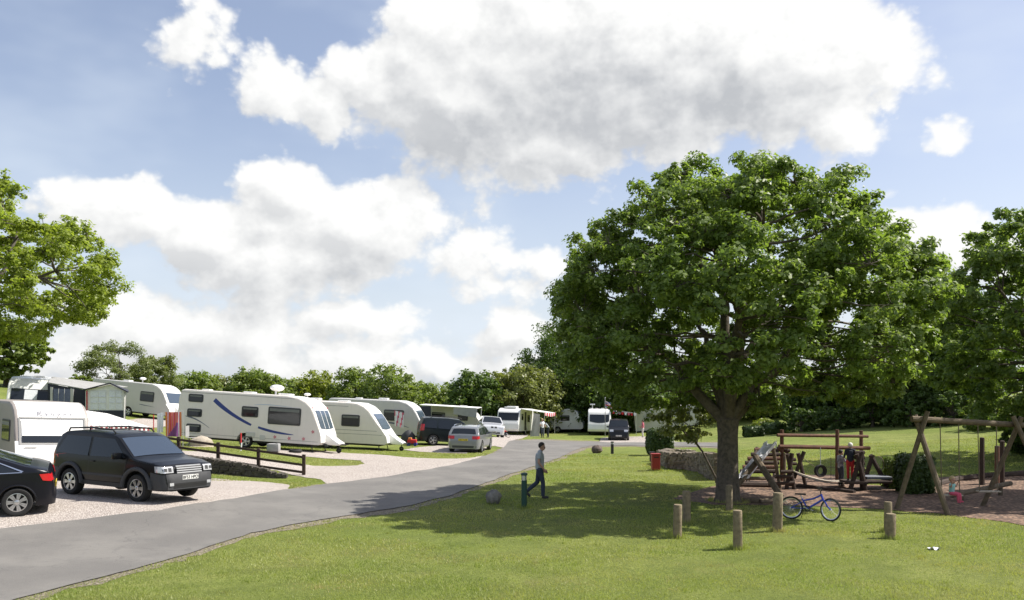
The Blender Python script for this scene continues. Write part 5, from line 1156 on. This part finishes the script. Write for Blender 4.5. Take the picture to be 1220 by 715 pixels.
part('toy_body', M_REDC, t, lambda m: m.box(p + Vector((0, 0, .26)), (.55, .32, .24)), 35, .06); part('seat', M_ORANGE, t, lambda m: m.box(p + Vector((-.12, 0, .42)), (.2, .28, .12)), 35, .03)
for sx in (-.2, .2): part('toy_wheel', M_BLUEC, t, lambda m: m.tube([p + Vector((sx, -.19, .1)), p + Vector((sx, .19, .1))], .1, 12))
p = GY(638, 76); t = empty('windbreak', p); tag(t, 'tall grey fabric screen standing under the bunting of the far motorhome', 'screen')
part('screen', M_GCANVAS, t, lambda m: slab(m, [p + Vector((-.45, 0, .1)), p + Vector((.35, .2, .1)), p + Vector((.40, .2, 2.1)), p + Vector((-.15, 0, 2.2))], .04), 0)
for dx_ in (-.45, .35): part('pole', M_STEEL, t, lambda m: m.tube([p + Vector((dx_, .1, 0)), p + Vector((dx_, .1, 2.1))], .025, 5))
p = G(1113, 655); o = MB(); rr = random.Random(4); o.grid(lambda u, v: ((u - .5) * .24, (v - .5) * .12, .03 + .04 * math.sin(u * 9) * math.cos(v * 5)), 8, 4); q = o.build('litter', M_WCLOTH, None, 30); q.location = p; tag(q, 'crumpled piece of white paper on the sunlit grass', 'litter')

# ------------------------------------------------------------- playground
def log(m, a, b, r=.07, n=8): m.tube([a, Vector(a).lerp(Vector(b), .5), b], [r * 1.03, r, r * .95], n)
# swing
Ys = 23.6; t = empty('swing_frame', GY(1068, Ys)); tag(t, 'tall log swing frame with crossed A-legs on the right of the play area', 'swing')
tl, tr_ = P(1086, 499, Ys), P(1262, 509, Ys + .6)
part('top_beam', M_WOOD, t, lambda m: log(m, tl, tr_, .085, 10))
def gl(px, py): return G(px, py, -.1)
part('leg', M_WOOD, t, lambda m: log(m, gl(1067, 607), P(1105, 490, Ys - .05), .07)); part('leg', M_WOOD, t, lambda m: log(m, GY(1131, Ys - .9, -.1), P(1090, 495, Ys + .2), .075))
part('leg', M_WOOD, t, lambda m: log(m, GY(1169, Ys + .9, -.1), P(1217, 497, Ys + .2), .07)); part('leg', M_WOOD, t, lambda m: log(m, GY(1262, Ys - .6, -.1), P(1207, 496, Ys + .25), .07))
def swing(pxa, pxb, pya, pys, sh):
    a, b = P(pxa, pya, Ys + .05), P(pxb, pya + 1, Ys + .08); s1, s2 = P(pxa + sh, pys, Ys + .2), P(pxb + sh * .6, pys, Ys + .2)
    so = part('swing_seat', M_PLANK, t, lambda m: m.box((s1 + s2) / 2, ((s2 - s1).length + .12, .2, .035)), 35, .008)
    for q, s_ in ((a, s1), (b, s2)):
        r_ = part('rope', M_ROPE, t, lambda m: m.tube([q, s_], .014, 5)); r_.parent = so
    return (s1 + s2) / 2
SW = swing(1120, 1142, 505, 590, 2); swing(1165, 1187, 507, 585.5, 2)
part_t = empty('balance_beam', GY(1140, 25.6)); tag(part_t, 'long low log balance beam behind the swing seats', 'balance beam')
part('beam', M_WOOD, part_t, lambda m: log(m, P(1134, 590, 25.4), P(1204, 576, 27.2), .085))
for px, Y in ((1146, 25.7), (1192, 26.9)): part('support', M_WOOD, part_t, lambda m: log(m, GY(px, Y, -.1), P(px, 586 - (px - 1146) * .2, Y), .07))
for px, pt_, Y, lab, m_ in ((1170, 522, 29.5, 'black upright post behind the swing ropes', M_DWOOD), (1188, 532, 29.0, 'reddish upright post right of the black one behind the swing', M_RWOOD), (1194, 526, 29.8, 'dark post close behind the reddish one', M_DWOOD)):
    t = empty('play_post', GY(px, Y)); tag(t, lab, 'post'); part('post', m_, t, lambda m: log(m, GY(px, Y, -.1), P(px, pt_, Y), .085)); part('cap', M_DWOOD, t, lambda m: m.ball(P(px, pt_, Y), .085, 10, (1, 1, .4)))
t = empty('timber_edging', GY(1115, 30)); tag(t, 'dark timber edging holding the wood chips at the foot of the bank', 'edging')
ed = [GY(1108, 29.0, .03), GY(1140, 30.6, .05), GY(1175, 31.2, .06), GY(1235, 31.6, .06)]
for i in range(3): part('edging_log', M_DWOOD, t, lambda m: log(m, ed[i], ed[i+1], .12))
t = empty('timber_edging', GY(930, 24.5)); tag(t, 'dark low logs edging the wood chips in front of the rope bridge', 'edging')
ed = [GY(886, 25.4, .04), GY(905, 25.1, .05), GY(932, 25.3, .05)]
for i in range(2): part('edging_log', M_WOOD, t, lambda m: log(m, ed[i], ed[i+1], .09))
ed = [G(938, 579, .04), G(975, 583, .04), G(1018, 588, .04)]
for i in range(2): part('edging_log', M_DWOOD, t, lambda m: log(m, ed[i], ed[i+1], .08))
# slide
Yl = 27.5; t = empty('slide', GY(893, Yl)); tag(t, 'short steel slide propped on a log A-frame beside the oak trunk', 'slide')
def chute(m):
    a, b, c = P(918, 531, Yl + .8), P(903, 549, Yl + .2), P(886, 570, Yl - .6); n = Vector((.95, -.2, 0)).normalized(); w = .15
    pts = [a + (a - b) * .12, a, b, c, c + Vector((-.25, -.1, 0))]
    vs = []; 
    for q in pts: vs += [q - n * w + Vector((0, 0, .13)), q - n * w, q + n * w, q + n * w + Vector((0, 0, .13))]
    m.add(vs, [(4*i+k, 4*i+k+1, 4*i+k+5, 4*i+k+4) for i in range(4) for k in range(3)])
part('chute', M_CHROME if False else mat('slide_steel', (.74, .75, .80), .4, .15), t, chute)
for px in (911.5, 923): part('handle', M_STEEL, t, lambda m: m.tube([P(px - 2, 534, Yl + .8), P(px - 2, 529, Yl + .8), P(px, 526.5, Yl + .8), P(px + 2, 529, Yl + .8), P(px + 1.5, 535, Yl + .8)], .02, 6))
part('leg', M_WOOD, t, lambda m: log(m, P(905, 546, Yl - .2), GY(864, 26.4, -.1), .09)); part('leg', M_WOOD, t, lambda m: log(m, P(900, 544, Yl - .25), GY(938, 25.0, -.1), .10))
part('brace', M_WOOD, t, lambda m: log(m, P(882, 570, Yl), P(912, 570, Yl + .3), .06)); part('ladder_post', M_WOOD, t, lambda m: log(m, P(921, 534, Yl + 1.0), GY(930, Yl + 1.3, -.1), .06))
# log pyramid climber
t = empty('log_climbing_ramp', GY(918, 30)); tag(t, 'stack of horizontal logs forming a climbing ramp behind the slide', 'climbing ramp')
for k, (x0, x1, y_, Y) in enumerate(((899, 930, 536, 31.0), (895, 930, 541.5, 30.7), (891, 929, 546.5, 30.4), (888, 928, 551.5, 30.1), (885, 927, 556.5, 29.8), (882, 926, 561.5, 29.5))):
    part('rung_log', M_DWOOD if k % 2 else M_RWOOD, t, lambda m: log(m, P(x0, y_, Y), P(x1, y_, Y), .075))
for k, (x0, x1, y_, Y) in enumerate(((932, 941, 537, 31.5), (935, 945, 542.5, 31.8), (938, 948, 547.5, 32.1), (940, 949, 552.5, 32.4))): part('rung_log', M_DWOOD, t, lambda m: log(m, P(x0, y_, Y), P(x1, y_, Y), .07))
for x0, x1 in ((902, 888), (926, 921)): part('side_log', M_DWOOD, t, lambda m: log(m, P(x0, 534, 31.1), GY(x1, 29.4, -.1), .07))
part('side_log', M_DWOOD, t, lambda m: log(m, P(936, 534, 31.4), GY(946, 32.6, -.1), .07)); part('base_log', M_DWOOD, t, lambda m: log(m, GY(880, 29.2, .08), GY(926, 29.2, .08), .1))
# tall frame with tyre
Yt = 31.0; t = empty('climbing_frame', GY(964, Yt)); tag(t, 'tall frame of three posts and two long horizontal rails with a hanging tyre', 'climbing frame')
for px, pt_, Y in ((931.5, 512, Yt), (997.5, 512, Yt), (1026, 513, Yt + .9)): part('post', M_RWOOD, t, lambda m: log(m, GY(px, Y, -.1), P(px, pt_, Y), .075))
part('rail', M_RWOOD, t, lambda m: log(m, P(926, 518.5, Yt - .12), P(1034, 520, Yt + .8), .06)); part('rail', M_RWOOD, t, lambda m: log(m, P(928, 532, Yt - .12), P(1036, 534, Yt + .8), .075))
c = P(977.5, 561, Yt - .2); part('tyre', M_TYRE, t, lambda m: m.lathe([(.13, -.06), (.22, -.08), (.235, 0), (.22, .08), (.13, .06), (.12, 0), (.13, -.06)], Matrix.Translation(c) @ Matrix.Rotation(R(90), 4, 'X') @ Matrix.Rotation(.2, 4, 'Y'), 22)); part('chain', M_STEEL, t, lambda m: m.tube([c + Vector((0, 0, .2)), P(977.5, 533, Yt - .12)], .012, 5))
part('net_rope', M_ROPE, t, lambda m: m.tube([P(955, 544, Yt), P(970, 556, Yt), P(1000, 557, Yt)], .012, 5)); part('net_rope', M_ROPE, t, lambda m: m.tube([P(990, 545, Yt), P(990, 570, Yt)], .012, 5))
for px in (935, 942): part('ladder_pole', M_WOOD, t, lambda m: log(m, GY(px, Yt - .8, -.1), P(px, 540, Yt - .4), .05))
# plank bridge with A supports
Yb = 29.0; t = empty('plank_bridge', GY(975, Yb)); tag(t, 'sagging pale plank bridge slung between two log A-frames', 'bridge')
def deck(m):
    for k in range(22):
        u = k / 22; f = lambda u: P(946 + 66 * u, 561 + 17 * u - 9 * (u - .0) * (u - .0) * .6 + 3 * math.sin(u * math.pi), Yb)
        a, b = f(u), f(u + .85 / 22); w = Vector((.1, .62, .0)); m.add([a - w*.5, b - w*.5, b + w*.5, a + w*.5, a - w*.5 - Vector((0,0,.03)), b - w*.5 - Vector((0,0,.03)), b + w*.5 - Vector((0,0,.03)), a + w*.5 - Vector((0,0,.03))], [(0,1,2,3), (7,6,5,4), (0,4,5,1), (1,5,6,2), (2,6,7,3), (3,7,4,0)])
part('deck', M_PLANK, t, deck, 0)
for dy in (-.3, .3): part('cable', M_BLACK, t, lambda m: m.tube([P(946 + 66*u, 562 + 17*u - 5.4*u*u + 3*math.sin(u*math.pi), Yb) + Vector((0, dy, -.04)) for u in np.linspace(0, 1, 9)], .02, 5))
for a, b, Y in (((937, 583), (944, 540), Yb - .4), ((947, 586), (938, 541), Yb - .4), ((951, 540), (960, 580), Yb + .6), ((958, 538), (946, 570), Yb + .6)):
    part('support_log', M_DWOOD, t, lambda m: log(m, P(a[0], a[1], Y), P(b[0], b[1], Y), .07))
for (x0, y0, x1, y1) in ((923, 568, 944, 568), (916, 577, 946, 575), (930, 562, 945, 562)): part('step_log', M_DWOOD, t, lambda m: log(m, P(x0, y0, Yb - .5), P(x1, y1, Yb - .5), .06))
# right A-frame platform
Yr = 28.3; t = empty('log_platform', GY(1038, Yr)); tag(t, 'dark log A-frame with platform and low bench where the two children stand', 'play platform')
for a, b, Y in (((1011, 590), (1026, 541), Yr - .3), ((1033, 590), (1021, 541), Yr - .3), ((1030, 572), (1040, 542), Yr + .5), ((1062, 588), (1037, 542), Yr + .5), ((1027, 592), (1027, 538), Yr - .1)):
    part('frame_log', M_DWOOD, t, lambda m: log(m, P(a[0], a[1], Y), P(b[0], b[1], Y), .08))
part('platform', M_DWOOD, t, lambda m: m.box((P(1012, 574, Yr) + P(1022, 574, Yr)) / 2, (.62, .9, .08)), 0); part('bench_top', mat('grey_rubber', (.16, .17, .19), .7), t, lambda m: m.box(P(1043, 568.5, Yr + .1), (.85, .7, .09)), 35, .02)
for y_, x0, x1 in ((574, 1028, 1062), (586.5, 1028, 1066)): part('cross_log', M_DWOOD, t, lambda m: log(m, P(x0, y_, Yr - .3), P(x1, y_, Yr - .2), .07))
for y_ in (539, 545, 552, 559, 566): part('stack_log', M_DWOOD, t, lambda m: log(m, P(1018, y_, Yr - .1), P(1030, y_, Yr - .1), .06))
part('hoop', M_ROPE, t, lambda m: m.tube([P(1046 + 7*math.sin(a), 553 - 9*math.cos(a), Yr + .5) for a in np.linspace(0, 3.0, 9)], .014, 5))
# ------------------------------------------------------------- bicycle
def bicycle(loc, yaw, label, mf, k=1.0, lean=.12, steer=.25):
    t = empty('bicycle', loc); tag(t, label, 'bicycle'); t.rotation_euler = (lean, 0, yaw); t.scale = (k, k, k); S = lambda n, m, fn: (lambda mb: (fn(mb), mb.build(n, m, t)))(MB())[1]
    r = .30
    def whl(x, st=0):
        M = Matrix.Translation((x, 0, r)) @ Matrix.Rotation(st, 4, 'Z') @ Matrix.Rotation(R(90), 4, 'X')
        w = MB(); w.lathe([(r - .045, -.012), (r - .02, -.024), (r, 0), (r - .02, .024), (r - .045, .012), (r-.05, 0), (r - .045, -.012)], M, 36); wo = w.build('wheel', M_TYRE, t)
        q = MB(); q.lathe([(r - .065, -.009), (r - .045, -.012), (r - .045, .012), (r - .065, .009), (r - .065, -.009)], M, 36); q.build('rim', M_ALLOY, wo)
        q = MB(); [q.tube([M @ Vector((.02*math.cos(a+.6), .02*math.sin(a+.6), .02*(-1)**i)), M @ Vector(((r-.06)*math.cos(a), (r-.06)*math.sin(a), 0))], .0018, 3, False) for i, a in enumerate(np.linspace(0, 2*math.pi, 21)[:-1])]; q.build('spokes', M_ALLOY, wo)
        q = MB(); q.lathe([(.001, -.05), (.022, -.05), (.022, .05), (.001, .05)], M, 10); q.build('hub', M_ALLOY, wo)
    whl(-.47); whl(.50, steer)
    bb, st, hd, hb = (-.06, 0, .30), (-.20, 0, .55), (.27, 0, .66), (.31, 0, .55)
    S('frame', mf, lambda m: [m.tube([bb, st], .019, 8), m.tube([(-.17, 0, .50), (.08, 0, .56), hd], .024, 8), m.tube([bb, (.12, 0, .42), hb], .028, 8), m.tube([(hd[0]-.01, 0, hd[2]+.03), (hb[0]+.01, 0, hb[2]-.02)], .027, 8)] + [m.tube([(-.47, s_*.055, r), (-.2, s_*.02, .47)], .012, 6) for s_ in (1, -1)] + [m.tube([(-.47, s_*.055, r), (bb[0], s_*.03, bb[2])], .012, 6) for s_ in (1, -1)])
    S('fork', mf, lambda m: [m.tube([(hb[0], 0, hb[2]-.02), (.35, s_*.05, .52), (.42, s_*.055, .38), (.50, s_*.055, r)], .016, 8) for s_ in (1, -1)] + [m.box((.34, 0, .53), (.05, .13, .04))])
    S('saddle_post', M_STEEL, lambda m: m.tube([st, (-.235, 0, .64)], .013, 8)); S('saddle', M_BLACK, lambda m: m.prism([(-.13, -.07), (-.12, .07), (-.02, .045), (.13, .018), (.14, -.018), (-.02, -.045)], .045, Matrix.Translation((-.24, 0, .665))))
    S('handlebar', M_BLACK, lambda m: [m.tube([(hd[0]-.01, 0, hd[2]+.03), (.25, 0, .76), (.29, 0, .79)], .014, 8), m.tube([(.20, .27, .84), (.26, .16, .84), (.29, .05, .79), (.29, -.05, .79), (.26, -.16, .84), (.20, -.27, .84)], .012, 8)])
    for s_ in (1, -1): S('grip', M_BLACK, lambda m: m.tube([(.235, s_*.20, .84), (.19, s_*.30, .84)], .017, 8)); S('pedal', M_BLACK, lambda m: m.box((-.06 + s_*.13, s_*.12, .30 - s_*.05), (.08, .08, .02))); S('crank', M_ALLOY, lambda m: m.tube([(-.06, s_*.06, .30), (-.06 + s_*.13, s_*.08, .30 - s_*.05)], .01, 6))
    S('chainring', M_BLACK, lambda m: m.lathe([(.05, -.004), (.075, -.004), (.075, .004), (.05, .004), (.05, -.004)], Matrix.Translation((-.06, -.05, .30)) @ Matrix.Rotation(R(90), 4, 'X'), 18))
    S('chain', M_BLACK, lambda m: [m.tube([(-.06, -.05, .30 + z), (-.47, -.05, r + z*.4)], .005, 4) for z in (.072, -.072)])
    S('kickstand', M_BLACK, lambda m: m.tube([(-.15, .04, .28), (-.24, .20, .01 - math.tan(lean)*.2)], .008, 5)); return t
pb = G(965, 620); bicycle(pb, R(-24), "child's blue bicycle standing on the grass by the tallest bollard", mat('blue_paint', (.02, .05, .42), .3, .2, coat=.8), 1.0, -.10, -.5)
# ------------------------------------------------------------- people
SKIN = mat('skin', (.42, .24, .17), .55, var=.2, scale=20)
def remesh(mb, name, m, parent, vox, sm=4):
    o = mb.build(name, m, None, 0); md = o.modifiers.new('r', 'REMESH'); md.mode = 'VOXEL'; md.voxel_size = vox; md.use_smooth_shade = True
    s = o.modifiers.new('s', 'SMOOTH'); s.iterations = sm; s.factor = .5
    dg = bpy.context.evaluated_depsgraph_get(); me = bpy.data.meshes.new_from_object(o.evaluated_get(dg)); bpy.data.objects.remove(o)
    me.materials.clear(); me.materials.append(m); me.polygons.foreach_set('use_smooth', [True] * len(me.polygons))
    q = bpy.data.objects.new(name, me); COL.objects.link(q); q.parent = parent; return q
def person(label, loc, yaw, J, k, top, legs, hair, shoes, vox=.008, sleeve='short', group=None, hairlong=False, fat=1.0, fingers=True, hat=None, shorts=False):
    """J: joints in metres for a 1.75 m adult (x forward, y left, z up); k scales the whole figure"""
    t = empty('person', loc, yaw); tag(t, label, 'person', group); t.scale = (k, k, k)
    J = {a: Vector(b) for a, b in J.items()}; b = MB(); hd = J['head']; hs = J.get('hs', 1.0); hs = hs if isinstance(hs, float) else hs[0]
    f = J.get('face', Vector((1, 0, 0))).normalized(); up = Vector((0, 0, 1)); sd = up.cross(f).normalized()
    b.ball(hd + f * -.01 + up * .02, .098 * hs, 16, (.98, .86, 1.08)); b.ball(hd + f * .022 * hs - up * .045 * hs, .072 * hs, 12, (.95, .85, 1.0))
    b.tube([J['neck'] - up * .06, hd - up * .05], [.058 * hs ** .5, .052 * hs ** .5], 10); b.ball(hd + f * .098 * hs - up * .018 * hs, .017 * hs, 8, (1, .8, 1.3))
    for s_ in (1, -1): b.ball(hd + sd * .083 * hs * s_ - up * .01, .026 * hs, 8, (.7, .4, 1.1))
    pv, ch = J['pelvis'], J['chest']
    def torso(m, g):
        for i in range(9):
            u = i / 8; c = pv.lerp(ch, u * 1.12 - .04); wy = np.interp(u, [0, .35, .8, 1], [.160, .142, .172, .165]); wx = np.interp(u, [0, .35, .8, 1], [.112, .112, .120, .105]) * fat
            m.ball(c, 1, 14, (wx + g, wy * (.5 + .5 * fat) + g, .085))
        for s_ in 'lr': m.tube([J['neck'] - up * .05, J['sh' + s_] + up * .005], [.065 + g, .052 + g], 10); m.ball(J['sh' + s_], .055 + g, 10)
    def arm(m, g, full=True, part_=1.0):
        for s_ in 'lr':
            a, e, w_ = J['sh' + s_], J['el' + s_], J['wr' + s_]
            if part_ < 1: m.tube([a, a.lerp(e, part_)], [.054 + g, .052 + g], 10)
            else: m.tube([a, a.lerp(e, .5), e], [.050 + g, .046 + g, .038 + g], 10); m.ball(e, .038 + g, 8); m.tube([e, e.lerp(w_, .3), w_], [.037 + g, .038 + g, .025 + g], 10)
    def leg(m, g, full=True, cut=1.0):
        for s_ in 'lr':
            h, kn, an = J['hip' + s_], J['kn' + s_], J['an' + s_]; m.ball(h, .092 + g, 12)
            m.tube([h, h.lerp(kn, .5), kn], [.090 + g, .075 + g, .054 + g], 12); m.ball(kn, .054 + g, 10)
            if cut >= 1: m.tube([kn, kn.lerp(an, .3), an], [.052 + g, .054 + g * 1.2, .036 + g * 1.5], 12)
    def foot(m, g):
        for s_ in 'lr':
            an, to = J['an' + s_], J['to' + s_]; d = (to - an); fl = Vector((d.x, d.y, 0)); m.tube([an - up * .01, an + Vector((-d.x, -d.y, 0)) * .18 - up * .045, to + (an - to) * .3 - up * .0, to], [.034 + g, .036 + g, .036 + g, .026 + g], 10)
    torso(b, 0); arm(b, 0); leg(b, 0); foot(b, 0)
    for s_, sg in (('l', 1), ('r', -1)):                       # hand: palm, four bent fingers of different lengths, thumb from the side of the palm
        w_, e = J['wr' + s_], J['el' + s_]; d = (w_ - e).normalized(); n = Vector((0, sg, 0)); n = (n - d * n.dot(d)).normalized(); q = d.cross(n).normalized()
        if q.x < 0: q = -q
        pm = w_ + d * .05; b.tube([w_, w_ + d * .045, w_ + d * .085], [.025, .034, .030], 10)
        if fingers:
            for i, L in enumerate((.072, .082, .076, .058)):
                o_ = w_ + d * .085 + q * (.030 - .020 * i); m1 = o_ + d * L * .5 - n * .004; m2 = m1 + d * L * .42 - n * L * .38; b.tube([o_ - d * .02, m1, m2], [.0105, .0100, .0085], 6)
            b.tube([w_ + d * .03 + q * .024, w_ + d * .055 + q * .05, w_ + d * .085 + q * .056 - n * .012], [.0125, .0115, .0095], 6)
    bo = remesh(b, 'body', SKIN, t, vox)
    m = MB(); torso(m, .014); arm(m, .014, part_=.62) if sleeve == 'short' else arm(m, .013); remesh(m, 'top', top, t, vox * 1.3)
    m = MB(); leg(m, .013, cut=.9 if shorts else 1.0); m.ball(pv - up * .01, 1, 14, (.122 * fat, .168, .10)); remesh(m, 'trousers', legs, t, vox * 1.3)
    m = MB(); foot(m, .010)
    remesh(m, 'shoes', shoes, t, vox * 1.2)
    m = MB(); m.ball(hd - f * .018 * hs + up * .036 * hs, .108 * hs, 16, (1.0, .92, 1.0))
    if hairlong: m.ball(hd - f * .06 * hs - up * .05 * hs, .085 * hs, 12, (.7, 1, 1.3))
    hm = remesh(m, 'hair' if not hat else 'hat', hair, t, vox, 2)
    # keep the hair off the face: cut everything in front of the hairline
    bm = bmesh.new(); bm.from_mesh(hm.data); bmesh.ops.bisect_plane(bm, geom=bm.verts[:] + bm.edges[:] + bm.faces[:], plane_co=hd + f * .035 * hs + up * .055 * hs, plane_no=(f * .8 - up * .9).normalized(), clear_outer=True); bm.to_mesh(hm.data); bm.free()
    for s_ in (1, -1):
        m = MB(); m.ball(hd + f * .088 * hs + sd * s_ * .032 * hs + up * .008 * hs, .011 * hs, 8); m.build('eye', M_BLACK, t)
    m = MB(); m.ball(hd + f * .093 * hs - up * .055 * hs, .022 * hs, 8, (.3 if abs(f.x) > .5 else 1, 1 if abs(f.x) > .5 else .3, .25)); m.build('mouth', mat('lip', (.30, .11, .09), .5), t)
    return t
HB = mat('dark_brown_hair', (.02, .014, .010), .7); HBL = mat('blonde_hair', (.45, .33, .18), .7)
JEAN = mat('dark_jeans', (.035, .045, .075), .85, var=.4, scale=9); TEE = mat('grey_shirt', (.36, .39, .41), .85, var=.25, scale=6)
SHOE = mat('dark_shoe', (.03, .028, .028), .6); NAVY = mat('navy_cloth', (.02, .025, .04), .85); TEAL = mat('teal_cloth', (.25, .50, .47), .85); PKT = mat('pink_trousers', (.62, .10, .17), .85); WHAT = mat('white_hat', (.7, .68, .63), .8)
man = dict(pelvis=(0,0,.95), chest=(.0,0,1.33), neck=(.02,0,1.50), head=(.075,0,1.615), face=(1,-.25,-.22), shl=(0,.19,1.425), shr=(0,-.19,1.425), ell=(-.05,.25,1.14), wrl=(.08,.23,.92), elr=(-.04,-.26,1.14), wrr=(.13,-.25,.93),
           hipl=(0,.09,.91), hipr=(0,-.09,.91), knl=(-.07,.09,.50), anl=(-.40,.09,.22), tol=(-.30,.09,.045), knr=(.10,-.09,.49), anr=(.10,-.09,.09), tor=(.27,-.10,.035))
pm = G(643, 594); person('man in grey T-shirt and dark jeans walking to the right across the shaded grass', pm, 0, man, 1.0, TEE, JEAN, HB, SHOE, .007, fat=1.12)
stand = dict(pelvis=(0,0,.95), chest=(.0,0,1.33), neck=(.01,0,1.50), head=(.03,0,1.62), hs=(1.15,0,0), shl=(0,.18,1.41), shr=(0,-.18,1.41), ell=(.02,.26,1.14), wrl=(.20,.24,1.06), elr=(.05,-.25,1.14), wrr=(.26,-.20,1.1),
             hipl=(0,.09,.91), hipr=(0,-.09,.91), knl=(.04,.09,.50), anl=(0,.09,.09), tol=(.16,.10,.035), knr=(.05,-.09,.50), anr=(-.02,-.09,.09), tor=(.14,-.10,.035))
def st(**k): d = dict(stand); d.update(k); return d
p1 = P(1013, 571, 28.3); p1.z = P(1017, 574, 28.3).z + .04
person('child in black top, red trousers and pale hat standing on the log platform', p1, R(75), st(face=(1,.3,-.1)), .72, NAVY, M_REDC, WHAT, SHOE, .010, 'long', hat=True)
p2 = GY(1001.5, 29.3); person('child in dark trousers and grey-white top standing left of the one in red trousers', p2, R(15), st(elr=(.1,-.22,1.2), wrr=(.3,-.12,1.28)), .72, mat('pale_top', (.30, .30, .34), .85, var=.9, scale=3, var2=(.04, .04, .06)), NAVY, HB, SHOE, .010, 'long')
sit = dict(pelvis=(0,0,.10), chest=(.03,0,.43), neck=(.03,0,.58), head=(.05,0,.74), hs=(1.5,0,0), face=(1,-.3,-.15), shl=(.02,.17,.52), shr=(.02,-.17,.52), ell=(.10,.27,.40), wrl=(.16,.33,.58), elr=(.10,-.27,.40), wrr=(.16,-.33,.58),
           hipl=(.02,.09,.08), hipr=(.02,-.09,.08), knl=(.36,.10,.06), anl=(.40,.09,-.26), tol=(.54,.10,-.33), knr=(.36,-.10,.04), anr=(.36,-.09,-.28), tor=(.50,-.10,-.35))
person('blonde toddler in teal top and pink trousers sitting on the swing', SW + Vector((0, -.05, .02)), R(-52), sit, .56, TEAL, PKT, HBL, PKT, .014, 'short', hairlong=False)
# far figures
rz = GY(600, 70.0); person('small child in red top riding a tiny bicycle on the gravel', rz + Vector((0, 0, .32)), R(-10), dict(sit, anl=(.26,.10,-.30), tol=(.38,.10,-.34), anr=(.30,-.10,-.24), tor=(.42,-.10,-.30), ell=(.20,.22,.36), wrl=(.40,.20,.34), elr=(.20,-.22,.36), wrr=(.40,-.20,.34)), .62, M_REDC, NAVY, HB, SHOE, .02, 'long')
bicycle(rz + Vector((.12, .02, 0)), R(-10), "tiny child's bicycle being ridden on the gravel by the silver off-roader", M_WCLOTH, .55, 0, 0)
person('grown-up in white top standing under the bunting beside the far motorhome', GY(646, 76.5), R(-60), st(), .98, M_WCLOTH, JEAN, HBL, SHOE, .02)
person('grown-up in patterned grey top bending beside the one in white by the motorhome', GY(653, 77), R(200), st(chest=(.22,0,1.25), neck=(.36,0,1.36), head=(.46,0,1.44), shl=(.26,.18,1.30), shr=(.26,-.18,1.30), ell=(.38,.22,1.05), wrl=(.5,.2,.85), elr=(.38,-.22,1.05), wrr=(.5,-.2,.85)), .98, TEE, NAVY, HB, SHOE, .02)
person('person in pink top standing right of the black off-roader by the awning', GY(766, 78), R(180), st(), .92, M_PINK, WHAT, HB, SHOE, .02)
